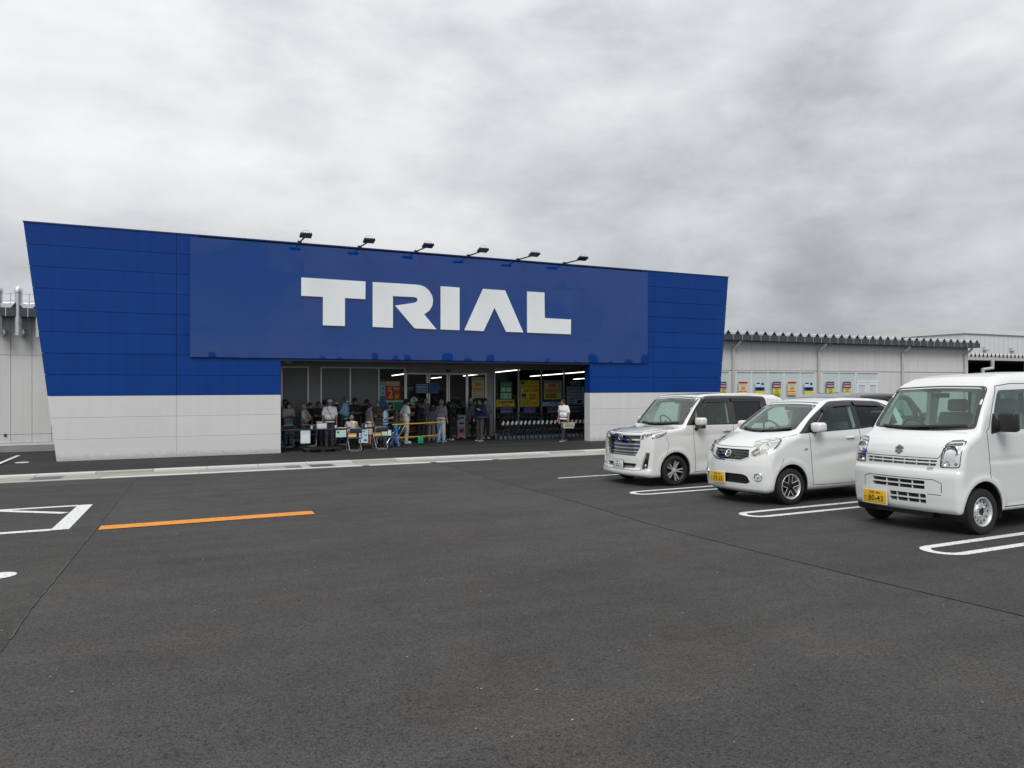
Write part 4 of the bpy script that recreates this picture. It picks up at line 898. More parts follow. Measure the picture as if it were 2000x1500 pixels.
def steering(parent, x, y, z, r=.18):
    c = obj('steering_wheel', MB().tube([(0, r * math.cos(t), r * math.sin(t)) for t in np.linspace(0, 2 * math.pi, 28, endpoint=False)], .015, 8, closed=True), 'trim_black', parent, (x, y, z), smooth=True); c.rotation_euler = (0, R(-32), 0)
    mb = MB(); mb.ball((-.01, 0, 0), (.03, .07, .06), 10, 6)
    for t in (R(200), R(-20), R(270)): mb.tube([(0, .05 * math.cos(t), .05 * math.sin(t)), (0, r * math.cos(t), r * math.sin(t))], .014, 6)
    obj('hub', mb, 'trim_black', c); return c
def wiper(b, parent, pts, axis='front'): return b.line(pts, axis, .022, 'trim_black', parent, .022, .014, 'wiper')
def liners(parent, x, z, r, y0, y1):
    for s in (-1, 1):
        n = 24; mb = MB(); A = [(x + (r - .003) * math.cos(t), z + (r - .003) * math.sin(t)) for t in np.linspace(-.35, math.pi + .35, n)]
        for p in A: mb.v.append((p[0], s * y0, p[1]))
        for p in A: mb.v.append((p[0], s * y1, p[1]))
        mb.f = [(i, i + 1, n + i + 1, n + i) for i in range(n - 1)] + [tuple(range(n))]; obj('wheel_arch', mb, 'trim_black', parent)
mat('emblem_dark', (.20, .20, .21), .25, .9)
def mirror_poly(p): return [(-a, b) for a, b in p][::-1]
def both(b, name, poly, m, parent, iso=.003, thick=.006, **kw):
    """the same side panel on the near and the far flank"""
    return [b.part(name, poly, ax, m, parent, iso, thick, **kw) for ax in ('side', 'far')]
def headlight(b, car, poly, base, depth=.035, rim='gloss_black', lens='lens_glass', lamps=(), dividers=()):
    for sg in (1, -1):
        q = poly if sg == 1 else mirror_poly(poly)
        h = b.part('headlight', q, 'front', base, car, -depth + .006, .004)
        for (y, z, r) in lamps:
            c = b.hit(np.array([[y * sg, z]]), 'front', -depth + .012)[0]; obj('reflector', MB().lathe([(.012, .001), (.010, r * .35), (.004, r * .7), (-.012, r), (-.008, r * 1.05), (.01, r * .9)], tuple(c), 'x', 20), 'lamp_mirror', h, smooth=True)
            obj('bulb', MB().ball((c[0] - .004, c[1], c[2]), r * .28, 10, 6), 'lens_glass', h)
        for d, m in dividers: b.line([(y * sg, z) for y, z in d], 'front', .012, m, h, -.004, depth * .7, 'divider')
        b.part('lens', q, 'front', lens, h, .002, .003)
        ring = [tuple(np.mean(q, 0) + (np.array(p) - np.mean(q, 0)) * 1.05) for p in q]
        b.part('bezel', ring, 'front', rim, h, .0025, .02, holes=[[tuple(np.mean(q, 0) + (np.array(p) - np.mean(q, 0)) * .985) for p in q]])
def windscreen(b, car, poly, gl='car_glass', band=1.045, outer=None):
    w_ = b.part('windscreen', poly, 'front', gl, car, -.004, .005, h=.05); c = np.mean(poly, 0)
    b.part('windscreen_seal', outer or [tuple(c + (np.array(p) - c) * band) for p in poly], 'front', 'gloss_black', w_, .0015, .02, holes=[[tuple(c + (np.array(p) - c) * .975) for p in poly]], h=.03, step=.025)
    return w_
def side_windows(b, car, polys, mats):
    for p, m in zip(polys, mats):
        for ax in ('side', 'far'): b.part('side_window', p, ax, m, car, -.006, .005, h=.1)
def cabin(car, dash, steer_y, seats, m, dash_x1, zf):
    d = obj('dashboard', bevel_box(*dash, .05, 3), 'dash', car); steering(car, dash[1] + .03, steer_y, dash[5] + .03)
    for x, y in seats: seat(car, x, y, zf, m)
CUT = .09
# ================= kei van, nearest the camera
def build_van():
    car = thing('parked_van', 'boxy white kei van with yellow plate 80-43, nearest the camera', 'van', (7.87, 5.97, 0))
    prof = [(.05, .25), (.015, .30), (0, .45), (0, .68), (.012, .745), (.035, .76), (.045, .86), (.06, .95), (.10, 1.04), (.18, 1.12), (.36, 1.195), (.42, 1.215), (.83, 1.735), (.90, 1.80), (1.05, 1.865), (1.3, 1.905), (1.8, 1.93), (2.8, 1.92), (3.2, 1.86), (3.33, 1.80), (3.37, 1.6), (3.39, 1.1), (3.395, .5), (3.37, .28), (3.3, .25)]
    def feat(X, Z):
        f = 0 * X
        for wc in (.53, 2.96): f = f + .014 * np.exp(-((np.hypot(X - wc, Z - .28) - .375) / .026) ** 2) * (Z > .2)
        return f - .008 * np.exp(-((Z - .86) / .02) ** 2) * np.clip((X - .55) / .1, 0, 1)
    b = Body(3.395, 1.475, 1.93, prof, [(0, .69), (.24, .70), (.40, .725), (.80, .735), (1.18, .728), (1.24, .718), (1.72, .645), (1.85, .60), (2, .55)], cf=.13, cr_=.03, feat=feat, fall=(.08, .75), fil=((0, .035), (.6, .05), (1.1, .06), (1.3, .05), (1.7, .09), (1.9, .12)), plan=((0, .05), (.06, .03), (.2, .008), (.5, 0)))
    ws = rnd([(-.645, 1.235), (.645, 1.235), (.575, 1.725), (0, 1.745), (-.575, 1.725)], [.05, .05, .06, .3, .06]); ws = rnd([(-.645, 1.24), (0, 1.222), (.645, 1.24), (.575, 1.725), (0, 1.745), (-.575, 1.725)], [.05, .2, .05, .06, .2, .06])
    dw = rnd([(.72, 1.205), (.82, 1.48), (.945, 1.69), (1.52, 1.705), (1.56, 1.22)], [.04, .1, .05, .05, .05]); rw = rnd([(1.71, 1.22), (1.71, 1.70), (2.5, 1.69), (2.52, 1.22)], .05); qw = rnd([(2.62, 1.22), (2.62, 1.69), (3.14, 1.66), (3.18, 1.24)], .05)
    bw = rnd([(-.56, 1.20), (.56, 1.20), (.52, 1.68), (-.52, 1.68)], .06)
    hl = rnd([(-.50, .795), (-.69, .80), (-.695, 1.10), (-.545, 1.085), (-.515, 1.05)], [.03, .03, .03, .03, .03])
    g1 = rnd([(-.46, .805), (.46, .805), (.475, .875), (-.475, .875)], .015); i1 = rnd([(-.355, .525), (.355, .525), (.355, .625), (-.355, .625)], .012); i2 = rnd([(-.365, .355), (.10, .355), (.10, .468), (-.365, .468)], .012)
    cuts = [(ws, 'front', .03, CUT), (hl, 'front', .03, .04), (mirror_poly(hl), 'front', .03, .04), (g1, 'front', .03, .035), (i1, 'front', .03, .035), (i2, 'front', .03, .035), (bw, 'rear', .03, CUT)] + [(p, ax, .03, CUT) for p in (dw, rw, qw) for ax in ('side', 'far')]
    b.build('body', 'car_white', car, cuts, [(.53, .285, .345, .40), (2.96, .285, .345, .40)], (.52, 3.28, .55, .055))
    windscreen(b, car, ws); side_windows(b, car, (dw, rw, qw), ('car_glass', 'car_glass', 'car_glass')); b.part('rear_window', bw, 'rear', 'car_glass', car, -.004, .005, h=.1)
    headlight(b, car, hl, 'lamp_mirror', lamps=((-.60, .985, .065), (-.555, .835, .03)), dividers=(([(-.51, .878), (-.69, .885)], 'lamp_mirror'),))
    for sg in (1, -1):
        c = b.hit(np.array([[-.645 * sg, .835]]), 'front', -.02)[0]; obj('indicator_bulb', MB().ball(tuple(c), .018, 10, 6), 'amber', car)
    for nm, q, zs, ys in (('upper_grille', g1, (.84,), np.linspace(-.38, .38, 6)), ('lower_grille', i1, (.575,), (-.2, -.03, .14)), ('lower_grille', i2, (.412,), (-.28, -.14, .0))):
        gr_ = b.part(nm, q, 'front', 'gloss_black', car, -.032, .003); y0, y1 = min(p[0] for p in q) + .004, max(p[0] for p in q) - .004; z0, z1 = min(p[1] for p in q) + .002, max(p[1] for p in q) - .002
        for z in zs: b.line([(y0, z), (y1, z)], 'front', .016, 'car_white', gr_, .0, .02, 'slat')
        for y in ys: b.line([(y, z0), (y, z1)], 'front', .008, 'car_white', gr_, -.006, .02, 'slat')
    for z in (.765, .78, .795)[:3]: b.line([(-.43, z - .008), (-.36, z - .008)], 'front', .006, 'gloss_black', car, .001, .003, 'vent_slot')
    for p, ax in (([(-.53, .50), (-.53, .61), (-.44, .645), (.40, .645), (.48, .62), (.48, .50)], 'front'), ([(-.53, .47), (-.38, .475)], 'front')): b.line(p, ax, .008, 'gap', car, .0006, .002)
    b.line([(-.66, 1.11), (-.56, 1.10), (-.53, 1.06), (-.50, .93), (-.47, .893), (.47, .893), (.50, .93), (.53, 1.06), (.56, 1.10), (.66, 1.11)], 'front', .008, 'gap', car)
    for ax in ('side', 'far'):
        b.line([(.60, 1.22), (.62, 1.0), (.645, .66)], ax, .008, 'gap', car); b.line([(1.62, 1.75), (1.625, 1.0), (1.60, .30)], ax, .008, 'gap', car); b.line([(.92, .305), (1.60, .305), (2.6, .305)], ax, .009, 'gap', car)
        b.line([(.62, 1.22), (.66, 1.25), (.79, 1.50), (.93, 1.735), (1.2, 1.765), (1.62, 1.765)], ax, .009, 'gap', car); b.part('mirror_base', rnd([(.675, 1.17), (.715, 1.30), (.775, 1.42), (.86, 1.30), (.90, 1.20)], .02), ax, 'trim_black', car, .006, .008)
    for sg in (-1, 1):
        m = obj('door_mirror', bevel_box(-.06, .05, -.10, .10, -.115, .115, .035, 3), 'black_plastic', car, (.80, sg * .86, 1.31)); obj('mirror_arm', MB().tube([(0, -sg * .08, -.06), (-.02, -sg * .2, -.09)], .03, 8), 'black_plastic', m)
        obj('mirror_glass', MB().box(.051, .054, -.085, .085, -.10, .10), 'chrome', m)
        obj('door_handle', bevel_box(-.09, .09, -.02, .02, -.018, .018, .012), 'car_white', car, (1.47, sg * .745, 1.08))
        obj('tail_lamp', bevel_box(-.04, .04, -.05, .05, -.2, .2, .02), 'red_lamp', car, (3.34, sg * .66, .85))
    plate(car, -.018, .29, .372, 'y', '浜松 480', 'て', '80-43')
    e = [(-.5, .15), (0, .5), (.5, .17), (.3, .03), (0, .22), (-.14, .13)]; e = e + [(-a, -c) for a, c in e]; c = b.hit(np.array([[0, .975]]), 'front')[0]
    em = MB(); s_ = .115; tri = geometry.tessellate_polygon([[Vector((p[0], p[1], 0)) for p in e]]); k = len(e); V = [(c[0] - .012 + .18 * p[1] * s_, -p[0] * s_ * .95, .975 + p[1] * s_) for p in e]
    em.add(V + [(x + .02, y, z) for x, y, z in V], [tuple(t) for t in tri] + [tuple(i + k for i in t) for t in tri] + [(i, (i + 1) % k, k + (i + 1) % k, k + i) for i in range(k)]); obj('emblem', em, 'emblem_dark', car)
    wiper(b, car, [(.52, 1.255), (.2, 1.245), (-.02, 1.25)]); wiper(b, car, [(0.06, 1.25), (-.3, 1.262), (-.56, 1.275)])
    for x in (.53, 2.96):
        liners(car, x, .285, .345, .40, .715)
        for sg in (-1, 1): wheel(car, x, sg * .645, .27, sg, 'steel', .145)
    cabin(car, (.54, .80, -.60, .60, .80, 1.14), .32, ((1.25, .32), (1.25, -.32)), 'seat_vinyl', 0, .70)
    obj('mirror_inside', bevel_box(-.02, .02, -.11, .11, -.03, .03, .01), 'black_plastic', car, (.86, .0, 1.63)); obj('camera_box', bevel_box(-.04, .06, -.10, .10, -.025, .025, .01), 'black_plastic', car, (.87, .12, 1.705))
    obj('load_partition', bevel_box(1.55, 1.58, -.60, .60, .6, 1.25, .01), 'seat_vinyl', car); obj('inspection_sticker', MB().box(-.001, .001, -.025, .025, -.025, .025), 'plate_white', car, (.855, .06, 1.66))
    obj('underside', MB().box(.12, 3.3, -.38, .38, .19, .32), 'trim_black', car); return car
# ================= small rounded hatch in the middle
def build_hatch():
    car = thing('parked_car', 'rounded white kei hatchback with yellow plate 29-23, between two other cars', 'car', (7.66, 8.75, 0))
    prof = [(.06, .19), (.01, .23), (0, .33), (0, .48), (.008, .60), (.03, .70), (.06, .78), (.10, .86), (.18, .925), (.32, .985), (.50, 1.04), (.66, 1.085), (.72, 1.105), (1.36, 1.53), (1.50, 1.575), (1.75, 1.612), (2.1, 1.625), (2.6, 1.612), (3.0, 1.575), (3.16, 1.52), (3.26, 1.36), (3.34, 1.05), (3.385, .75), (3.395, .45), (3.35, .25), (3.25, .2)]
    def feat(X, Z):
        f = 0 * X
        for wc in (.62, 3.05): f = f + .012 * np.exp(-((np.hypot(X - wc, Z - .29) - .37) / .03) ** 2) * (Z > .2)
        crease = .70 + .10 * (X - .9); return f - .016 * np.exp(-((Z - crease + .05) / .07) ** 2) * np.clip((X - .95) / .5, 0, 1) + .010 * np.exp(-((Z - 1.0) / .05) ** 2)
    b = Body(3.395, 1.475, 1.625, prof, [(0, .66), (.2, .69), (.32, .725), (.75, .733), (1.02, .725), (1.10, .715), (1.5, .60), (1.62, .55), (1.8, .5)], cf=.20, cr_=.035, feat=feat, fall=(.12, 1.0), fil=((0, .05), (.5, .09), (.9, .11), (1.1, .08), (1.5, .10), (1.62, .13)), plan=((0, .12), (.06, .06), (.2, .02), (.45, .004), (.8, 0)), rplan=((0, .14), (.12, .05), (.4, .01), (.8, 0)))
    ws = rnd([(-.60, 1.135), (0, 1.095), (.60, 1.135), (.505, 1.535), (0, 1.555), (-.505, 1.535)], [.05, .3, .05, .06, .25, .06])
    dw = rnd([(1.06, 1.095), (1.40, 1.40), (1.62, 1.525), (2.0, 1.54), (2.02, 1.135)], [.02, .1, .1, .03, .03]); rw = rnd([(2.13, 1.145), (2.13, 1.54), (2.72, 1.515), (2.92, 1.40), (2.97, 1.20)], [.03, .03, .08, .08, .05])
    trim = rnd([(.80, 1.072), (1.08, 1.285), (1.40, 1.475), (1.60, 1.56), (2.05, 1.575), (2.70, 1.555), (2.95, 1.43), (3.03, 1.18), (2.1, 1.115)], [.02, .1, .1, .08, .1, .1, .08, .04, .05])
    bw = rnd([(-.55, 1.10), (.55, 1.10), (.47, 1.46), (-.47, 1.46)], .07)
    hl = rnd([(-.40, .785), (-.435, .735), (-.55, .742), (-.665, .885), (-.695, 1.0), (-.54, .945)], [.03, .03, .05, .05, .02, .06])
    gp = rnd([(-.375, .85), (.375, .85), (.405, .73), (.27, .675), (-.27, .675), (-.405, .73)], [.02, .02, .03, .05, .05, .03]); ik = rnd([(-.37, .315), (.37, .315), (.455, .345), (.40, .44), (.32, .465), (-.32, .465), (-.40, .44), (-.455, .345)], .03)
    cuts = [(ws, 'front', .03, CUT), (hl, 'front', .03, .04), (mirror_poly(hl), 'front', .03, .04), (gp, 'front', .03, .03), (ik, 'front', .03, .05), (bw, 'rear', .03, CUT)] + [(p, ax, .03, CUT) for p in (dw, rw) for ax in ('side', 'far')]
    b.build('body', 'car_white', car, cuts, [(.62, .285, .335, .42), (3.05, .285, .335, .42)], (.80, 3.2, .45, .055))
    windscreen(b, car, ws); side_windows(b, car, (dw, rw), ('car_glass', 'privacy_glass')); b.part('rear_window', bw, 'rear', 'privacy_glass', car, -.004, .005, h=.1)
    both(b, 'window_trim', trim, 'gloss_black', car, .0025, .012, holes=[dw, rw], h=.03, step=.025)
    for p in ([(1.36, 1.435), (1.60, 1.555), (2.04, 1.57), (2.04, 1.49), (1.62, 1.475), (1.40, 1.37)], [(2.09, 1.57), (2.68, 1.548), (2.72, 1.47), (2.09, 1.49)]): both(b, 'rain_visor', rnd(p, .02), 'visor', car, .022, .004, h=.03)
    headlight(b, car, hl, 'lamp_yellowed', rim='car_white', lamps=((-.50, .825, .05), (-.585, .895, .045)), dividers=(([(-.47, .77), (-.62, .93)], 'lamp_mirror'),))
    for ax in ('side', 'far'):
        sl2 = rnd([(.165, .775), (.19, .90), (.30, .965), (.53, 1.02), (.44, .925), (.27, .79)], [.02, .03, .05, .01, .05, .04]); q = b.part('headlight', sl2, ax, 'lamp_yellowed', car, .001, .006, h=.03); b.part('lens', sl2, ax, 'lens_glass', q, .006, .002, h=.03)
        b.line([(.24, .80), (.42, .935), (.50, .995)], ax, .012, 'lamp_dark', q, .003, .004, 'divider'); b.line([(.21, .86), (.33, .93)], ax, .035, 'lamp_mirror', q, .003, .004, 'reflector')
    for sg in (1, -1):
        c = b.hit(np.array([[-.455 * sg, .765]]), 'front', -.02)[0]; obj('indicator_bulb', MB().ball(tuple(c), .02, 10, 6), 'amber', car)
    g_ = b.part('grille', gp, 'front', 'gloss_black', car, -.026, .003)
    for r_ in range(4):
        for i in range(11):
            y, z = -.34 + .068 * i + (.034 if r_ % 2 else 0), .70 + .042 * r_
            if abs(y) < .37 - .0 * r_ and not (abs(y) < .07 and .71 < z < .83) and pip(np.array([[y, z]]), gp)[0]:
                p = b.hit(np.array([[y, z]]), 'front', -.018)[0]; obj('grille_stud', bevel_box(-.008, .008, -.022, .022, -.006, .006, .004, 1), 'dark_grey', g_, tuple(p))
    b.line([(-.415, .728), (-.27, .668), (0, .664), (.27, .668), (.415, .728)], 'front', .016, 'chrome', g_, .006, .02, 'chrome_strip')
    c = b.hit(np.array([[0, .765]]), 'front')[0]; em = obj('emblem', MB().tube([(c[0] - .012 + .35 * .05 * math.sin(t), .055 * math.cos(t), .765 + .05 * math.sin(t)) for t in np.linspace(0, 2 * math.pi, 28, endpoint=False)], .009, 8, closed=True), 'chrome', car, smooth=True)
    obj('emblem_bar', bevel_box(c[0] - .024, c[0] - .008, -.07, .07, .754, .776, .003), 'chrome', em)
    q = b.part('lower_grille', ik, 'front', 'trim_black', car, -.046, .003)
    for z in (.345, .375, .405, .435): b.line([(-.36, z), (.36, z)], 'front', .008, 'trim_black', q, -.022, .012, 'slat')
    for sg in (-1, 1):
        p = b.hit(np.array([[sg * .565, .435]]), 'front')[0]; n = b.grad(p[None])[0]; fo = MB(); fo.tube([p - n * .01, p + n * .012], [.062, .055], 20, cap=False); fg = obj('fog_lamp', fo, 'chrome', car, smooth=True)
        obj('fog_ring', MB().tube([p + n * .006 + Vector((-n[1], n[0], 0)) * .056 * math.cos(t) + Vector((0, 0, 1)) * .056 * math.sin(t) for t in np.linspace(0, 2 * math.pi, 24, endpoint=False)], .009, 8, closed=True), 'chrome', fg, smooth=True)
        obj('fog_lens', MB().tube([p - n * .012, p - n * .002], .05, 18), 'lamp_dark', fg); obj('fog_bulb', MB().ball(tuple(p + n * .004), .022, 10, 6), 'lamp_mirror', fg)
    b.line([(-.70, 1.06), (-.60, 1.0), (-.52, .955), (-.40, .875), (0, .868), (.40, .875), (.52, .955), (.60, 1.0), (.70, 1.06)], 'front', .008, 'gap', car)
    for ax in ('side', 'far'):
        b.line([(.99, 1.07), (1.01, .9), (1.03, .60), (1.06, .28)], ax, .008, 'gap', car); b.line([(2.08, 1.12), (2.10, .7), (2.06, .28)], ax, .008, 'gap', car); b.line([(1.06, .28), (1.6, .272), (2.06, .28)], ax, .008, 'gap', car)
        b.line([(.46, .70), (.42, .62), (.36, .50)], ax, .005, 'gap', car); b.part('side_marker', rnd([(.865, .825), (.955, .825), (.95, .85), (.87, .85)], .01), ax, 'lamp_mirror', car, .008, .008)
    for sg in (-1, 1):
        m = obj('door_mirror', bevel_box(-.08, .10, -.10, .10, -.075, .075, .05, 4), 'car_white', car, (1.10, sg * .80, 1.165)); obj('mirror_arm', MB().tube([(0, -sg * .05, -.065), (-.02, -sg * .14, -.075)], .03, 8), 'trim_black', m); obj('mirror_glass', MB().box(.1005, .104, -.06, .06, -.04, .045), 'chrome', m)
        obj('door_handle', bevel_box(-.09, .09, -.02, .02, -.015, .015, .012), 'car_white', car, (1.86, sg * .738, .985)); obj('tail_lamp', bevel_box(-.04, .04, -.05, .05, -.16, .16, .02), 'red_lamp', car, (3.27, sg * .63, .98))
    plate(car, -.012, .20, .383, 'y', '浜松 580', 'そ', '29-23')
    wiper(b, car, [(.44, 1.15), (.2, 1.122), (-.08, 1.115)]); wiper(b, car, [(-.02, 1.12), (-.3, 1.13), (-.54, 1.16)])
    for x in (.62, 3.05):
        liners(car, x, .285, .335, .42, .71)
        for sg in (-1, 1): wheel(car, x, sg * .645, .278, sg, 'star', .155)
    cabin(car, (.84, 1.25, -.58, .58, .70, 1.06), .32, ((1.70, .31), (1.70, -.31), (2.6, .3), (2.6, -.3)), 'seat_cloth', 0, .52)
    obj('mirror_inside', bevel_box(-.02, .02, -.11, .11, -.03, .03, .01), 'black_plastic', car, (1.36, 0, 1.45)); obj('dash_cloth', bevel_box(.95, 1.15, .1, .45, 1.06, 1.10, .02), 'seat_vinyl', car)
    obj('underside', MB().box(.15, 3.25, -.40, .40, .17, .32), 'trim_black', car); return car
# ================= small minivan, farthest
def build_minivan():
    car = thing('parked_car', 'tall white minivan with dark chrome grille and white plate 20-21, nearest the shop', 'car', (7.53, 11.60, 0))
    prof = [(.05, .17), (-.03, .20), (-.045, .25), (-.03, .315), (.0, .34), (.005, .50), (.015, .62), (.03, .80), (.05, .93), (.09, .995), (.16, 1.02), (.40, 1.065), (.80, 1.10), (.875, 1.12), (1.33, 1.655), (1.42, 1.70), (1.6, 1.725), (2.1, 1.74), (2.9, 1.735), (3.35, 1.70), (3.52, 1.64), (3.60, 1.45), (3.66, 1.1), (3.70, .7), (3.70, .4), (3.64, .24), (3.55, .2)]
    def feat(X, Z):
        f = 0 * X
        for wc in (.70, 3.19): f = f + .014 * np.exp(-((np.hypot(X - wc, Z - .29) - .385) / .03) ** 2) * (Z > .2)
        return f - .010 * np.exp(-((Z - .93) / .03) ** 2) * np.clip((X - .6) / .3, 0, 1) - .012 * np.exp(-((Z - .45) / .09) ** 2) * np.clip((X - 1.1) / .2, 0, 1) + .012 * np.exp(-((Z - .25) / .05) ** 2)
    b = Body(3.705, 1.67, 1.74, prof, [(0, .77), (.2, .80), (.34, .822), (.75, .832), (1.08, .825), (1.14, .815), (1.62, .72), (1.72, .66), (1.9, .6)], cf=.17, cr_=.03, feat=feat, fall=(.12, 1.1), fil=((0, .03), (.4, .06), (.9, .07), (1.1, .06), (1.5, .08), (1.74, .11)), plan=((0, .11), (.06, .05), (.2, .015), (.5, 0)))
    ws = rnd([(-.715, 1.155), (0, 1.128), (.715, 1.155), (.635, 1.64), (0, 1.668), (-.635, 1.64)], [.05, .3, .05, .06, .25, .06])
    qw = rnd([(1.08, 1.155), (1.235, 1.40), (1.25, 1.155)], .02); dw = rnd([(1.31, 1.15), (1.43, 1.45), (1.50, 1.575), (2.0, 1.585), (2.0, 1.145)], [.02, .1, .05, .03, .03]); rw = rnd([(2.16, 1.145), (2.16, 1.585), (2.86, 1.57), (2.90, 1.16)], .03)
    trim = rnd([(.96, 1.125), (1.20, 1.42), (1.42, 1.645), (1.55, 1.675), (2.6, 1.675), (2.98, 1.655), (3.02, 1.45), (2.98, 1.135), (2.0, 1.12)], [.02, .1, .05, .05, .1, .05, .1, .05, .1])
    bw = rnd([(-.60, 1.15), (.60, 1.15), (.54, 1.58), (-.54, 1.58)], .07)
    hl = rnd([(-.585, .86), (-.575, .975), (-.66, .995), (-.785, 1.025), (-.765, .955), (-.62, .885)], [.02, .02, .05, .01, .03, .04])
    gp = rnd([(-.47, .565), (.47, .565), (.575, .74), (.555, .985), (-.555, .985), (-.575, .74)], [.03, .03, .05, .02, .02, .05]); ik = rnd([(-.45, .335), (.45, .335), (.50, .425), (-.50, .425)], .02); sl_ = rnd([(-.595, .33), (-.755, .345), (-.785, .64), (-.70, .64)], .015)
    cuts = [(ws, 'front', .03, CUT), (hl, 'front', .03, .04), (mirror_poly(hl), 'front', .03, .04), (gp, 'front', .03, .03), (ik, 'front', .03, .05), (sl_, 'front', .03, .03), (mirror_poly(sl_), 'front', .03, .03), (bw, 'rear', .03, CUT)] + [(p, ax, .03, CUT) for p in (qw, dw, rw) for ax in ('side', 'far')]
    b.build('body', 'car_pearl', car, cuts, [(.70, .295, .345, .48), (3.19, .295, .345, .48)], (1.0, 3.55, .45, .055))
    windscreen(b, car, ws, outer=rnd([(-.765, 1.135), (0, 1.108), (.765, 1.135), (.69, 1.652), (0, 1.685), (-.69, 1.652)], [.04, .3, .04, .04, .25, .04])); side_windows(b, car, (qw, dw, rw), ('car_glass', 'car_glass', 'privacy_glass')); b.part('rear_window', bw, 'rear', 'privacy_glass', car, -.004, .005, h=.1)
    both(b, 'window_trim', trim, 'gloss_black', car, .0025, .012, holes=[qw, dw, rw], h=.03, step=.025)
    for p in ([(1.40, 1.54), (1.50, 1.635), (2.05, 1.645), (2.05, 1.56), (1.52, 1.55)], [(2.10, 1.645), (2.86, 1.635), (2.88, 1.55), (2.10, 1.56)]): both(b, 'rain_visor', rnd(p, .02), 'visor', car, .022, .004, h=.03)
    headlight(b, car, hl, 'lamp_dark', rim='gloss_black', lamps=((-.635, .935, .03),), dividers=(([(-.59, .958), (-.66, .982), (-.765, 1.01)], 'lamp_mirror'), ([(-.60, .885), (-.65, .91), (-.72, .95)], 'lamp_mirror')))
    for ax in ('side', 'far'):
        sl2 = rnd([(.20, .885), (.22, .985), (.36, 1.012), (.53, 1.03), (.49, .965), (.34, .91)], [.02, .02, .04, .01, .03, .04]); q = b.part('headlight', sl2, ax, 'lamp_dark', car, .001, .006, h=.03)
        b.line([(.23, .965), (.36, .992), (.50, 1.015)], ax, .02, 'lamp_mirror', q, .0025, .004, 'divider'); b.line([(.23, .905), (.34, .93), (.44, .965)], ax, .016, 'lamp_mirror', q, .0025, .004, 'divider'); b.part('lens', sl2, ax, 'lens_glass', q, .006, .002, h=.03)
    g_ = b.part('grille', gp, 'front', 'gloss_black', car, -.026, .003)
    for k, (z, w_, hw) in enumerate(((.962, .024, .545), (.868, .024, .555), (.785, .020, .56), (.715, .018, .54), (.65, .016, .51), (.598, .012, .475))): b.line([(-hw, z), (-hw * .5, z - .006), (0, z - .008), (hw * .5, z - .006), (hw, z)], 'front', w_, 'blue_chrome' if k > 1 else 'chrome', g_, .004 if k < 2 else -.004, .022, 'grille_bar')
    c = b.hit(np.array([[0, .905]]), 'front')[0]; em = obj('emblem', MB().tube([(c[0] - .014, .066 * math.cos(t), .905 + .062 * math.sin(t)) for t in np.linspace(0, 2 * math.pi, 28, endpoint=False)], .008, 8, closed=True), 'chrome', car, smooth=True)
    obj('emblem_disc', MB().tube([(c[0] - .012, 0, .905), (c[0] + .01, 0, .905)], .06, 22), 'lamp_dark', em); obj('emblem_letter', MB().tube([(c[0] - .018, .018, .945), (c[0] - .018, -.03, .925), (c[0] - .018, -.03, .885), (c[0] - .018, .018, .865), (c[0] - .018, .01, .905)], .009, 6, closed=True), 'chrome', em)
    q = b.part('lower_grille', ik, 'front', 'trim_black', car, -.046, .003)
    for z in (.36, .385, .405): b.line([(-.43, z), (.43, z)], 'front', .007, 'trim_black', q, -.022, .012, 'slat')
    for sg in (1, -1):
        q = b.part('bumper_vent', sl_ if sg == 1 else mirror_poly(sl_), 'front', 'gloss_black', car, -.022, .003); p = b.hit(np.array([[-.69 * sg, .40]]), 'front', -.01)[0]; obj('fog_bulb', MB().ball(tuple(p), .022, 10, 6), 'lamp_mirror', q)
    b.line([(-.78, 1.06), (-.60, 1.035), (-.50, 1.005), (0, 1.0), (.50, 1.005), (.60, 1.035), (.78, 1.06)], 'front', .008, 'gap', car); b.line([(-.72, .33), (-.60, .315), (-.5, .30), (.5, .30), (.60, .315), (.72, .33)], 'front', .008, 'gap', car)
    for ax in ('side', 'far'):
        b.line([(1.12, 1.12), (1.13, .8), (1.16, .45), (1.15, .25)], ax, .008, 'gap', car); b.line([(2.08, 1.12), (2.09, .6), (2.06, .25)], ax, .008, 'gap', car); b.line([(1.15, .25), (2.06, .25), (2.75, .25)], ax, .008, 'gap', car); b.line([(2.09, .93), (3.3, .95)], ax, .008, 'gap', car); b.line([(.50, .93), (.55, .76), (.5, .62)], ax, .005, 'gap', car)
    b.line([(1.3, .70), (1.6, .66), (3.2, .63)], 'top', .008, 'gap', car); b.line([(1.3, -.70), (1.6, -.66), (3.2, -.63)], 'top', .008, 'gap', car)
    for sg in (-1, 1):
        m = obj('door_mirror', bevel_box(-.08, .08, -.11, .11, -.065, .085, .05, 4), 'car_pearl', car, (1.20, sg * .95, 1.185)); obj('mirror_foot', bevel_box(-.05, .05, -.09, .07, -.12, -.05, .02), 'gloss_black', m); obj('mirror_arm', MB().tube([(0, -sg * .06, -.08), (-.03, -sg * .13, -.14)], .035, 8), 'gloss_black', m); obj('mirror_glass', MB().box(.0805, .084, -.07, .07, -.04, .055), 'chrome', m)
        obj('door_handle', bevel_box(-.09, .09, -.02, .02, -.015, .015, .012), 'chrome', car, (1.92, sg * .838, 1.0)); obj('tail_lamp', bevel_box(-.04, .04, -.05, .05, -.25, .25, .02), 'red_lamp', car, (3.62, sg * .74, 1.05))
    plate(car, -.022, 0, .39, 'w', '浜松 532', 'ひ', '20-21')
    wiper(b, car, [(.55, 1.175), (.25, 1.157), (-.05, 1.152)]); wiper(b, car, [(.0, 1.155), (-.35, 1.165), (-.62, 1.185)])
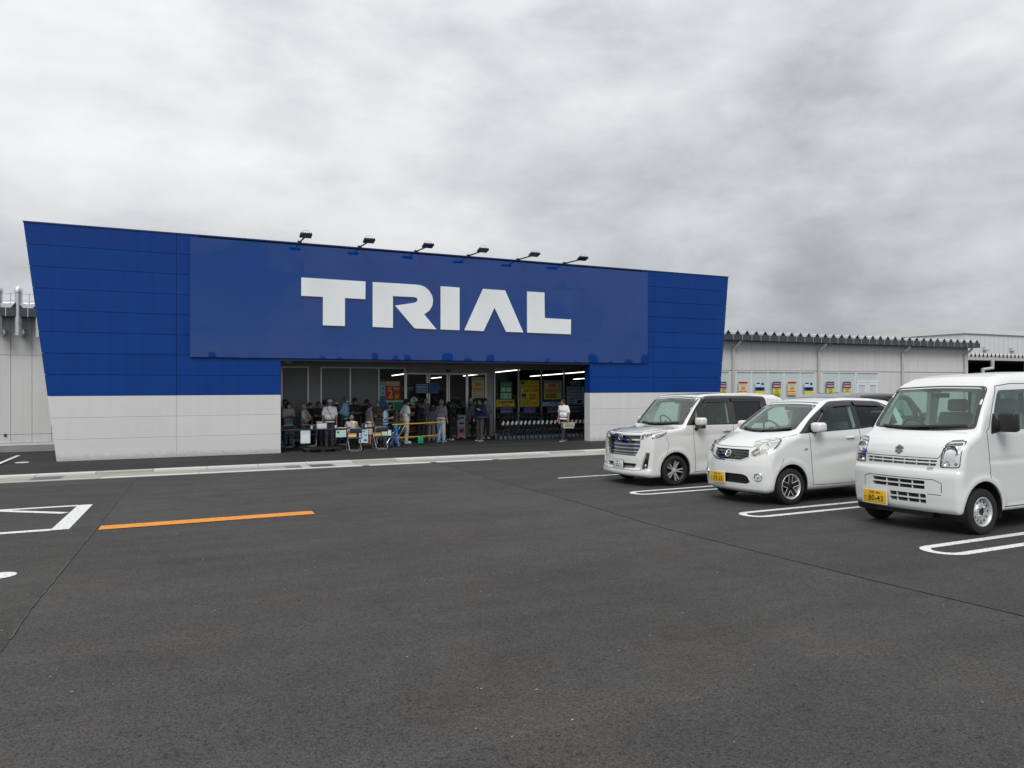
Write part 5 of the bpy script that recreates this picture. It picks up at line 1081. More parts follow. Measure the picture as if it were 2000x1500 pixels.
    for x in (.70, 3.19):
        liners(car, x, .295, .345, .48, .80)
        for sg in (-1, 1): wheel(car, x, sg * .735, .287, sg, 'twin', .175)
    cabin(car, (1.02, 1.36, -.66, .66, .75, 1.11), .36, ((1.9, .36), (1.9, -.36), (2.8, .35), (2.8, -.35)), 'seat_cloth', 0, .58)
    obj('mirror_inside', bevel_box(-.02, .02, -.11, .11, -.03, .03, .01), 'black_plastic', car, (1.42, 0, 1.56)); obj('camera_box', bevel_box(-.05, .05, -.08, .08, -.03, .03, .01), 'black_plastic', car, (1.36, .12, 1.60)); 
    dk = b.hit(np.array([[-.54, 1.60]]), 'front', -.02)[0]; obj('round_sticker', MB().tube([(dk[0], dk[1], dk[2]), (dk[0] + .002, dk[1], dk[2])], .035, 16), mat('sticker_green', (.10, .45, .28), .5), car)
    obj('underside', MB().box(.15, 3.5, -.46, .46, .17, .32), 'trim_black', car); return car
def settle(car, wb):
    y = car.location.y; car.location.z = gz(y) - .0; car.rotation_euler.x = -math.atan(.026)
van = build_van(); hatch = build_hatch(); mini = build_minivan()
for c in (van, hatch, mini): settle(c, 0)
# a grey car in the next row; only its roof shows over the others
g2 = copy_tree(mini, None, (16.4, 11.75, gz(11.75)), math.pi, 'dark grey car in the next row, only its roof showing'); g2.rotation_euler.x = math.atan(.026)
for c in kids(g2):
    n = c.name.split('.')[0]
    if n in ('number_plate', 'round_sticker'):
        for q in kids(c): bpy.data.objects.remove(q)
        bpy.data.objects.remove(c)
    elif n in ('body', 'door_mirror'): c.material_slots[0].link = 'OBJECT'; c.material_slots[0].material = M('car_grey')
# ------------------------------------------------------------------ posters
for n, c in dict(red=(.50, .03, .03), yellow=(.72, .52, .03), white=(.74, .74, .72), navy=(.015, .035, .13), blue=(.04, .14, .35), paleblue=(.40, .56, .66), green=(.03, .20, .11), palegreen=(.45, .62, .50), orange=(.70, .26, .04), grey=(.30, .31, .32), cream=(.62, .52, .30), pink=(.55, .25, .26), black=(.015, .015, .016)).items(): mat('print_' + n, tuple(min(.8, x * 1.25) for x in c), .55, var=.06, vscale=25)
def poster(name, label, cat, u0, u1, v0, v1, bg, items, Y=YW - .06, group=None, v0u=None):
    """a printed board hung on the glass; items in poster units 0..1 (x right, y up)"""
    um = (u0 + u1) / 2; x0, x1 = wx(u0, Y), wx(u1, Y); z1, z0 = on_wall(um, v0, Y)[1], on_wall(um, v1, Y)[1]; w_, h_ = x1 - x0, z1 - z0
    t = thing(name, label, cat, (x0, Y, z0), 0, group); obj('board', MB().box(0, w_, -.004, .004, 0, h_), 'print_' + bg, t)
    for it in items:
        if it[0] == 'r': _, a, b, c, d, m = it; obj('print_block', MB().box(a * w_, c * w_, -.0065, -.005, b * h_, d * h_), 'print_' + m, t)
        else:
            _, s, a, b, sz, m = it[:6]; lettering(s, sz * h_, 'print_' + m, t, (a * w_, -.009, b * h_), .02, wid=it[6] if len(it) > 6 else 1)
    return t
def lines(x0, x1, ys, m, th=.02): return [('r', x0, y - th, x1, y + th, m) for y in ys]
poster('window_poster', 'red poster with a big yellow 2 on the shop window', 'poster', 753, 781.5, 744, 781.5, 'red', [('r', .03, .74, .97, .97, 'cream'), ('r', .05, .78, .95, .80, 'red'), ('t', '2', .33, .30, .62, 'yellow', .9), ('t', '倍', .78, .17, .24, 'yellow'), ('r', .55, .52, .93, .66, 'cream'), ('r', .58, .56, .9, .60, 'black'), ('t', '本日', .27, .63, .13, 'yellow')])
poster('window_banner', 'tall blue banner with white letters left of the red poster', 'banner', 742.5, 752.5, 741, 812, 'blue', [('r', .0, .55, 1, .93, 'paleblue'), ('t', 'ント', .5, .86, .08, 'navy'), ('t', 'SI', .5, .74, .09, 'navy'), ('t', 'IA', .5, .62, .10, 'navy')])
poster('window_poster', 'green and white notice under the red poster', 'poster', 753, 791, 782, 802, 'green', [('r', 0, .86, 1, 1, 'white'), ('r', .1, .1, .42, .78, 'palegreen'), ('r', .12, .55, .40, .75, 'yellow'), ('r', .25, .15, .40, .45, 'pink')], YW - .05)
poster('window_poster', 'dark blue poster with rows of small white print on the sliding door', 'poster', 811, 834.5, 748, 768.5, 'navy', lines(.06, .94, (.85, .70, .55, .40, .25, .12), 'paleblue', .03) + [('t', 'お知らせ', .5, .62, .22, 'white', .9)], YW - .07)
poster('window_poster', 'blue poster with small print beside the door mullion', 'poster', 838, 857, 748, 768.5, 'blue', lines(.08, .92, (.8, .6, .4, .2), 'navy', .04), YW - .11)
t = poster('window_poster', 'round pale green sticker with a 2 on the door glass', 'sticker', 800, 800.5, 776, 790, 'palegreen', [], YW - .055); x_, z_ = on_wall(808.5, 783, YW - .06)
for c in kids(t): bpy.data.objects.remove(c)
t.location = (x_, YW - .06, z_); obj('disc', MB().tube([(0, -.004, 0), (0, .004, 0)], .165, 28), 'print_palegreen', t); lettering('2', .25, 'print_navy', t, (0, -.009, 0), .02)
poster('window_poster', 'poster with red 500 on the right leaf of the sliding door', 'poster', 921.5, 946, 737.5, 777, 'cream', [('r', .06, .86, .94, .96, 'grey'), ('t', '500', .5, .66, .26, 'red', .85), ('r', .08, .36, .92, .50, 'orange')] + lines(.1, .9, (.30, .22, .12, .05), 'grey', .018))
poster('window_poster', 'small white sign with a red dot low on the door', 'sign', 917.5, 926, 777.5, 788, 'paleblue', [('r', .5, .55, .8, .85, 'red'), ('r', .1, .1, .9, .35, 'navy')])
poster('window_poster', 'green poster with two white blocks right of the grey column', 'poster', 976.5, 1000, 746, 780, 'green', [('r', .1, .44, .48, .68, 'palegreen'), ('r', .54, .44, .92, .68, 'palegreen'), ('r', .08, .04, .92, .36, 'palegreen'), ('r', .2, .1, .3, .26, 'blue'), ('r', .68, .1, .78, .26, 'blue')] + lines(.1, .9, (.78, .88), 'palegreen', .012))
poster('window_poster', 'yellow strip sign with black writing under the green poster', 'sign', 969, 1005, 781, 794, 'yellow', [('r', .03, .25, .17, .9, 'orange'), ('t', '土曜朝市開催中', .58, .62, .44, 'black', .88), ('t', '毎週 朝8時より', .55, .16, .22, 'black')])
poster('window_poster', 'large yellow poster full of red writing above the trolleys', 'poster', 1016.5, 1053, 743, 794, 'yellow', [('r', .04, .86, .2, .97, 'navy'), ('t', 'ポイントカード', .6, .91, .088, 'red'), ('t', 'カード1枚でお得', .48, .76, .088, 'red'), ('r', .04, .56, .18, .66, 'paleblue'), ('t', '入会でお買得', .55, .605, .11, 'red'), ('r', .06, .36, .3, .49, 'navy'), ('t', '年会費', .62, .43, .10, 'black'), ('t', '無料', .68, .31, .15, 'red'), ('r', .62, .06, .92, .18, 'orange')] + lines(.06, .55, (.30, .21, .13, .06), 'black', .012))
poster('window_poster', 'cream poster with a red 500 between yellow and navy posters', 'poster', 1062.5, 1097, 743, 780, 'cream', [('r', .06, .88, .94, .97, 'grey'), ('t', '500', .46, .72, .30, 'red', .9), ('t', '円', .86, .68, .12, 'red'), ('r', .06, .42, .80, .54, 'orange'), ('r', .03, .37, .97, .40, 'navy'), ('r', .03, .05, .72, .33, 'yellow'), ('r', .76, .05, .97, .33, 'palegreen')] + lines(.08, .66, (.26, .18, .10), 'red', .02))
poster('window_poster', 'pale notice with opening times 9:00-18:00 above the trolleys', 'notice', 1060, 1097.5, 781.5, 793.5, 'paleblue', [('r', 0, .72, 1, 1, 'navy'), ('t', '9:00-18:00', .55, .45, .34, 'black'), ('r', .08, .1, .92, .2, 'grey')])
poster('window_poster', 'navy and white membership poster at the right end of the window', 'poster', 1107.5, 1140, 743, 795, 'paleblue', [('r', 0, .76, 1, 1, 'navy'), ('t', '会員登録は', .5, .93, .105, 'white'), ('t', 'コチラで!', .5, .825, .10, 'white'), ('r', .06, .62, .5, .72, 'grey'), ('r', .58, .62, .66, .72, 'navy'), ('r', .76, .62, .86, .72, 'navy'), ('r', .06, .40, .22, .48, 'grey'), ('r', .28, .40, .44, .48, 'grey'), ('r', .5, .40, .66, .48, 'grey'), ('r', .72, .40, .9, .48, 'grey'), ('r', .6, .14, .88, .26, 'navy'), ('r', .04, .02, .96, .1, 'navy')] + lines(.1, .9, (.55, .34), 'navy', .01) + lines(.1, .45, (.28, .2, .14), 'black', .012))
for k, (a, b) in enumerate(((977, 1001), (1023, 1047), (1069, 1092), (1110, 1136))):
    poster('window_banner', 'low blue strip with red writing behind the trolleys, %s' % ('leftmost of four', 'second from left', 'third from left', 'rightmost of four')[k], 'banner', a, b, 795, 807, 'blue', [('t', 'お買得', .5, .68, .40, 'red', .9), ('r', .1, .2, .9, .32, 'pink')], YW - .055)
def small(u0, u1, kind, where):
    v = 745.5
    if kind == 'open': poster('window_poster', 'navy and yellow GRAND OPEN poster ' + where, 'poster', u0, u1, v, v + 26, 'navy', [('r', .0, .0, 1, .50, 'yellow'), ('r', .1, .82, .9, .9, 'pink'), ('r', .05, .60, .95, .74, 'pink'), ('t', 'GRAND', .5, .41, .17, 'navy', .72), ('t', 'OPEN', .5, .22, .20, 'navy', .75), ('r', .1, .04, .9, .10, 'navy')])
    elif kind == '500': poster('window_poster', 'white poster with red 500 ' + where, 'poster', u0, u1, v, v + 26, 'cream', [('r', 0, .86, 1, 1, 'red'), ('r', .08, .90, .92, .94, 'white'), ('r', .12, .74, .88, .80, 'grey'), ('t', '500', .5, .50, .34, 'red', .78), ('r', .06, .24, .94, .31, 'red'), ('r', .06, .06, .94, .16, 'orange')])
    else: poster('window_poster', 'pale blue, navy and yellow card poster ' + where, 'poster', u0, u1, v + .5, v + 26, 'paleblue', [('r', .1, .72, .5, .92, 'white'), ('r', .12, .84, .5, .94, 'navy'), ('r', .68, .76, .92, .94, 'navy'), ('r', 0, .32, 1, .60, 'navy'), ('r', .1, .48, .9, .54, 'white'), ('r', .3, .38, .7, .44, 'white'), ('r', 0, 0, 1, .31, 'yellow')])
for a, b, k, w_ in ((1407, 1419, 'open', 'half hidden by the blue front'), (1442.5, 1460, '500', 'right of the first downpipe'), (1475, 1493, 'card', 'in the second pane after the downpipe'), (1509, 1525, 'open', 'in the middle pane of five'), (1538.5, 1555, '500', 'in the fourth pane of five'), (1570.5, 1588, 'card', 'just left of the second downpipe'), (1614, 1629, 'open', 'just right of the second downpipe'), (1647, 1662, 'open', 'next to the white side door')): small(a, b, k, w_)
# ------------------------------------------------------------------ shop shelves seen dimly through the glass
gm = []
for i, c in enumerate(((.4, .06, .05), (.5, .35, .05), (.08, .2, .09), (.5, .48, .42), (.06, .10, .25))): gm.append(mat('goods_%d' % i, c, .5, var=.3, vscale=20))
rs_ = random.Random(21)
for k, (x, y, w_, h_, tag_) in enumerate(((8.3, 30.6, 1.7, 1.3, 'behind the left door leaf'), (10.6, 31.5, 1.9, 1.25, 'behind the right door leaf'), (13.4, 32.5, 2.6, 1.6, 'behind the yellow poster'), (17.5, 33, 2.8, 1.7, 'behind the trolleys at the right'), (9.6, 38, 3.5, 2.0, 'far back in the shop'))):
    t = thing('display_shelf', 'dim shop shelf of packed goods ' + tag_, 'shelf', (x, y, .004), 0, 'shelves inside the shop')
    for sx in (0, w_): obj('upright', MB().box(sx - .03, sx + .03, 0, .5, 0, h_), 'grey_panel', t)
    for j in range(4):
        z = .15 + (h_ - .25) * j / 3; obj('shelf_board', MB().box(.03, w_ - .03, .01, .49, z - .02, z), 'grey_panel', t)
        for q in range(int(w_ / .16)):
            if rs_.random() < .9: obj('goods', MB().box(.05 + q * .155, .05 + q * .155 + .13, .03, .35, z + .001, z + rs_.uniform(.12, .28)), rs_.choice(gm), t)
# ------------------------------------------------------------------ shopping trolleys
mat('trolley', (.020, .024, .034), .4, .3, var=.15); mat('trolley_wheel', (.10, .14, .20), .5); mat('tag_white', (.62, .64, .66), .6, var=.08)
def trolley():
    t = thing('shopping_trolley', 'dark shopping trolley nested in the long row below the posters', 'trolley', (0, 0, 0), 0, 'shopping trolleys nested in a row')
    for s in (-1, 1):
        y = s * .24; obj('side_post', MB().tube([(.0, y, .10), (.05, y, .20), (.17, y, .42), (.20, y, .50), (.13, y, .74), (.06, y, .92), (.08, y, .99), (.17, y, 1.03), (.24, y, 1.02)], .017, 6), 'trolley', t, smooth=True)
        obj('base_rail', MB().tube([(.10, y, .30), (.40, y * .92, .26), (.80, y * .8, .22), (.80, y * .8, .12)], .013, 5), 'trolley', t)
        for x, yy in ((.0, y), (.80, y * .8)):
            w_ = obj('castor', MB().lathe([(-.016, .03), (-.016, .062), (-.008, .07), (.008, .07), (.016, .062), (.016, .03)], (x - .02, yy, .07), 'y', 16, closed=True), 'trolley_wheel', t, smooth=True); obj('fork', MB().tube([(x - .02, yy, .07), (x, yy, .16)], .014, 5), 'trolley', w_)
    obj('handle', MB().tube([(.24, -.24, 1.02), (.24, .24, 1.02)], .02, 8), 'trolley', t)
    for z, x0, x1 in ((.50, .20, .62), (.86, .10, .52)):
        mb = MB(); mb.tube([(x0, -.23, z), (x1, -.21, z + .02), (x1, .21, z + .02), (x0, .23, z)], .010, 5, closed=True)
        for i in range(5): yy = -.16 + .08 * i; mb.tube([(x0, yy, z), (x1, yy * .92, z + .02)], .005, 4)
        obj('basket_tray', mb, 'trolley', t)
    obj('price_tag', MB().add([(-.01, -.27, .62), (.07, -.27, .585), (.13, -.27, .72), (.05, -.27, .755), (-.01, -.264, .62), (.07, -.264, .585), (.13, -.264, .72), (.05, -.264, .755)], [(0, 1, 2, 3), (7, 6, 5, 4), (0, 4, 5, 1), (1, 5, 6, 2), (2, 6, 7, 3), (3, 7, 4, 0)]), 'tag_white', t)
    return t
tr = trolley(); rt = random.Random(9)
for i in range(20):
    loc = (11.42 + .197 * i, 26.45 + rt.uniform(-.02, .02), .004)
    lb = 'dark shopping trolley, %s from the left in the nested row' % 'first second third fourth fifth sixth seventh eighth ninth tenth eleventh twelfth thirteenth fourteenth fifteenth sixteenth seventeenth eighteenth nineteenth twentieth'.split()[i]
    if i == 0: tr.location = loc; tr['label'] = lb
    else: copy_tree(tr, None, loc, label=lb)
# ------------------------------------------------------------------ folding tables, chairs and what lies on them
mat('table_black', (.03, .03, .032), .45, var=.12); mat('chair_seat', (.05, .052, .058), .55, var=.1); mat('sheet_white', (.62, .66, .72), .6, var=.04)
def ftable(x0, x1, yc, label):
    t = thing('folding_table', label, 'table', (x0, yc, .004)); w_ = x1 - x0
    obj('table_top', bevel_box(0, w_, -.225, .225, .70, .735, .008), 'table_black', t)
    for x in (.12, w_ - .12):
        for y in (-.18, .18): obj('leg', MB().tube([(x, y, .0), (x, y, .70)], .014, 6), 'trolley', t)
        obj('leg_brace', MB().tube([(x, -.18, .12), (x, .18, .12)], .012, 6), 'trolley', t)
    obj('stretcher', MB().tube([(.12, 0, .45), (w_ - .12, 0, .45)], .012, 6), 'trolley', t); return t
ftable(2.76, 4.52, 24.62, 'black folding table beside the white wall panel'); ftable(4.56, 6.36, 24.72, 'black folding table behind the two bright chairs')
def fchair(loc, rot, label, bright=True, group='folding chairs at the tables'):
    t = thing('folding_chair', label, 'chair', loc, rot, group); m = 'steel' if bright else 'pipe_grey'
    # local: sitter faces +y, back at -y
    def loop(y0, y1, z1, hw): return [(-hw, y1, z1), (-hw, y0, .07), (-hw + .05, y0 - .01, .015), (hw - .05, y0 - .01, .015), (hw, y0, .07), (hw, y1, z1)]
    obj('back_frame', MB().tube(loop(.20, -.20, .74, .225) + [(.17, -.21, .78), (-.17, -.21, .78)], .012, 7, closed=True), m, t, smooth=True)
    obj('front_frame', MB().tube(loop(-.20, .14, .43, .20), .011, 7), m, t, smooth=True)
    obj('seat', bevel_box(-.19, .19, -.16, .20, .42, .455, .012), 'chair_seat', t); b = obj('backrest', bevel_box(-.20, .20, -.014, .014, -.085, .085, .012), 'chair_seat', t, (0, -.195, .69)); b.rotation_euler = (R(12), 0, 0)
    obj('cross_bar', MB().tube([(-.22, -.03, .42), (.22, -.03, .42)], .010, 6), m, t); return t
def chair_at(u, v, rot, label, bright=True):
    t_ = 2.25 / (v - 750); return fchair((t_ * kx(u), t_ * ky(u), .004), rot, label, bright)
chair_at(692, 881, 0, 'folding chair with shiny frame, left one before the table'); chair_at(743, 877, .05, 'folding chair with shiny frame, right one before the table')
chair_at(561, 874, .1, 'folding chair behind the table next to the white wall panel', False); chair_at(606, 872, -.05, 'folding chair behind the left table near the hanging white sheet', False)
chair_at(668, 868, 2.9, 'folding chair behind the right table, left of the bright ones', False); chair_at(722, 869, 3.3, 'folding chair behind the right table, between the bright ones', False)
chair_at(769, 871, 1.57, 'folding chair standing side-on at the end of the table'); chair_at(778, 868, 1.62, 'folding chair side-on against the blue barrier leg')
def hang(name, label, u0, u1, v0, v1, Y, bg, items): return poster(name, label, 'notice', u0, u1, v0, v1, bg, items, Y)
hang('notice_sheet', 'plain white sheet hanging from the left table', 587, 606, 841, 866, 24.37, 'paleblue', [('r', .04, .04, .96, .72, 'white')])
hang('notice_sheet', 'green and white leaflet hanging from the table edge', 656, 676, 840, 854, 24.45, 'palegreen', [('r', .02, .02, .98, .45, 'paleblue'), ('r', .1, .55, .35, .85, 'green'), ('r', .45, .6, .9, .85, 'cream')])
hang('notice_sheet', 'pale blue notice with dark figures hanging between the bright chairs', 701, 718.5, 839, 865, 24.44, 'paleblue', [('t', '2230', .5, .86, .17, 'navy', .9), ('r', .1, .55, .3, .62, 'navy'), ('r', .55, .55, .85, .62, 'navy'), ('r', .1, .35, .4, .42, 'navy'), ('r', .55, .14, .85, .26, 'black')])
hang('notice_sheet', 'orange edged leaflet behind the left bright chair', 680, 696, 845, 854, 24.44, 'cream', [('r', 0, .6, 1, 1, 'orange')]); hang('notice_sheet', 'orange edged leaflet behind the right bright chair', 729, 744, 845, 853, 24.44, 'cream', [('r', 0, .6, 1, 1, 'orange')])
hang('notice_sheet', 'white leaflet at the right end of the table', 745.5, 764, 840, 851, 24.46, 'palegreen', [('r', .5, .1, .95, .9, 'white')])
def ontable(u, Y=24.66): return (wx(u, Y), Y, .742)
b_ = thing('paper_box', 'white box on the left table', 'box', ontable(628)); obj('box_walls', bevel_box(-.155, .155, -.11, .11, 0, .16, .004), 'sheet_white', b_); obj('box_lid', bevel_box(-.160, .160, -.115, .115, .1605, .175, .003), 'sheet_white', b_)
b_ = thing('tray', 'dark blue tray lying on the white box', 'tray', tuple(Vector(ontable(624)) + Vector((0, .02, .176)))); obj('tray_base', bevel_box(-.10, .10, -.08, .08, 0, .03, .004), 'print_navy', b_); obj('papers', MB().box(-.09, .09, -.07, .07, .031, .05), 'print_cream', b_)
for u, l in ((609, 'white paper cup on the left table'), (656, 'white paper cup at the joint of the tables'), (715, 'white paper cup on the right table')):
    c = thing('paper_cup', l, 'cup', ontable(u, 24.68)); obj('cup_wall', MB().lathe([(0, .0), (0, .035), (.085, .045), (.085, .041), (.01, .031), (.01, 0)], (0, 0, 0), 'z', 18), 'sheet_white', c, smooth=True); obj('cup_rim', MB().lathe([(.083, .046), (.088, .048), (.092, .046), (.088, .043)], (0, 0, 0), 'z', 18, closed=True), 'sheet_white', c)
c = thing('pump_bottle', 'cream plastic tub with a dark cap on the right table', 'bottle', ontable(691, 24.70)); obj('tub', MB().lathe([(0, 0), (0, .07), (.12, .085), (.125, .075), (.125, 0)], (0, 0, 0), 'z', 20), mat('cream_plastic', (.66, .56, .40), .5), c, smooth=True); obj('contents', MB().ball((0, 0, .17), (.07, .07, .06), 14, 8), 'print_cream', c, smooth=True); obj('cap', MB().lathe([(.22, .0), (.22, .025), (.26, .025), (.26, 0)], (-.01, 0, 0), 'z', 12), 'black_plastic', c)
for u, l in ((668, 'flat stack of papers by the green leaflet'), (735, 'dark clipboard on the right table')):
    c = thing('papers', l, 'papers', ontable(u, 24.66)); obj('sheet', bevel_box(-.15, .15, -.10, .10, 0, .012, .002), 'sheet_white' if u < 700 else 'black_plastic', c); obj('clip', MB().box(-.03, .03, .07, .10, .013, .022), 'steel', c)
# pallet in front
t_ = 2.25 / (882 - 750); pl = thing('pallet', 'black plastic pallet on the ground before the tables', 'pallet', (t_ * kx(627), t_ * ky(627), gz(t_ * ky(627)) + .004))
for i in range(5): obj('deck_board', MB().box(-.60, .60, -.40 + .165 * i, -.40 + .165 * i + .135, .10, .13), 'black_plastic', pl)
for x in (-.55, -.07, .41):
    for y in (-.38, -.05, .28): obj('block', MB().box(x, x + .14, y, y + .12, .0, .10), 'black_plastic', pl)
# barrier of yellow poles on blue trestles
mat('barrier_yellow', (.70, .42, .03), .45, var=.06); mat('barrier_blue', (.02, .17, .50), .45, var=.08); mat('weight_green', (.01, .30, .13), .5, var=.06)
A_ = Vector((6.72, 24.95, .004)); B_ = Vector((8.66, 25.72, .004)); dB = (B_ - A_).normalized(); nB = Vector((-dB.y, dB.x, 0))
br = thing('pole_barrier', 'low barrier of two yellow poles on blue trestles', 'barrier', A_)
for z, ex in ((.79, .12), (.31, .0)): obj('pole', MB().tube([-dB * ex + Vector((0, 0, z)), dB * ((B_ - A_).length + ex) + Vector((0, 0, z))], .024 if z > .5 else .018, 10), 'barrier_yellow', br, smooth=True)
for p in (Vector((0, 0, 0)), B_ - A_):
    tr_ = obj('trestle', MB().box(p.x - .06, p.x + .06, p.y - .05, p.y + .05, .68, .755), 'barrier_blue', br)
    for s in (-1, 1): obj('trestle_leg', MB().tube([p + nB * s * .03 + Vector((0, 0, .72)), p + nB * s * .20 + Vector((0, 0, .02))], [.028, .036], 8), 'barrier_blue', tr_)
    obj('trestle_tie', MB().tube([p + nB * .12 + Vector((0, 0, .3)), p - nB * .12 + Vector((0, 0, .3))], .02, 6), 'barrier_blue', tr_)
wp = A_ + dB * 1.13; w_ = thing('weight_bag', 'green weight hung over the lower yellow pole', 'weight', (wp.x, wp.y - .05, .05)); obj('weight_block', bevel_box(-.10, .10, -.05, .05, 0, .26, .025), 'weight_green', w_); obj('weight_strap', MB().box(-.03, .03, -.053, .053, .255, .29), 'weight_green', w_)
# crates by the door
xs_, Yc_ = wx(899, 27.55), 27.55
for k, (m, l) in enumerate((('pink', 'pink shopping basket at the bottom of the stack by the door'), ('white', 'grey shopping basket in the middle of the stack by the door'), ('white', 'grey shopping basket on top of the stack by the door'))):
    h_ = .40 if k == 0 else .225; z0 = (.10, .505, .735)[k]; c = thing('basket', l, 'basket', (xs_, Yc_, z0), 0, 'baskets stacked by the door')
    mm = mat('basket_' + m, (.52, .20, .19) if m == 'pink' else (.46, .47, .48), .55, var=.08)
    obj('basket_body', MB().prism([(-.155, 0), (.155, 0), (.18, h_), (-.18, h_)], lambda x, z: (x, .15, z), lambda x, z: (x, -.15, z)), mm, c)
    obj('grip_hole', MB().box(-.10, .10, -.154, -.151, h_ * .40, h_ * .78), 'print_navy', c); obj('basket_rim', MB().box(-.19, .19, -.16, .16, h_ - .025, h_ + .003), mm, c)
t = thing('basket_trolley', 'small wheeled base under the stack of baskets', 'trolley', (xs_, Yc_, .004)); obj('base_plate', MB().box(-.19, .19, -.16, .16, .07, .095), 'steel', t)
for a in (-.15, .15):
    for b in (-.12, .12): obj('castor', MB().ball((a, b, .035), .035, 10, 6), 'tag_white', t)
# ------------------------------------------------------------------ people
for i, c in enumerate(((.42, .25, .17), (.36, .20, .13), (.30, .16, .10))): mat('skin_%d' % i, c, .55, var=.06, vscale=20)
mat('hair_black', (.010, .009, .009), .55, var=.3, vscale=60); mat('hair_grey', (.22, .21, .20), .6, var=.3, vscale=60); mat('mask_white', (.70, .72, .73), .7, var=.04); mat('eye_dark', (.01, .01, .01), .3)
CL = {}
def cloth(c):
    k = 'cloth_%02x%02x%02x' % tuple(int(min(1, x) * 255) for x in c)
    return k if k in MATS else (mat(k, tuple(min(.85, x * 1.2) for x in c), .85, var=.14, vscale=9, bump=.25, bscale=30), k)[1]
def plaid(name, a, b, s=14):
    m = bpy.data.materials.new(name); m.use_nodes = True; t = m.node_tree; c = t.nodes.new('ShaderNodeTexCoord'); k = t.nodes.new('ShaderNodeTexChecker'); k.inputs['Scale'].default_value = s
    k.inputs[1].default_value = (*a, 1); k.inputs[2].default_value = (*b, 1); t.links.new(c.outputs['Object'], k.inputs[0]); t.links.new(k.outputs[0], t.nodes['Principled BSDF'].inputs['Base Color']); t.nodes['Principled BSDF'].inputs['Roughness'].default_value = .9; MATS[name] = m; return name
plaid('plaid_light', (.36, .35, .40), (.06, .06, .10), 42); plaid('plaid_dark', (.06, .07, .12), (.12, .13, .18), 46)
V3 = lambda *a: np.array(a, float)
POSE = {'down': ((-.02, .235, 1.12), (.05, .245, .88)), 'cross': ((.05, .235, 1.14), (.20, -.03, 1.15)), 'phone': ((.02, .225, 1.12), (.24, .07, 1.16)), 'hip': ((-.10, .31, 1.13), (-.02, .20, .96)), 'back': ((-.12, .24, 1.13), (-.18, .07, .96)), 'chest': ((.02, .26, 1.13), (.22, .10, 1.24)), 'face': ((.10, .20, 1.18), (.20, .05, 1.42)), 'carry': ((-.01, .25, 1.12), (.06, .27, .90)), 'lean': ((.14, .24, 1.17), (.33, .22, .98))}
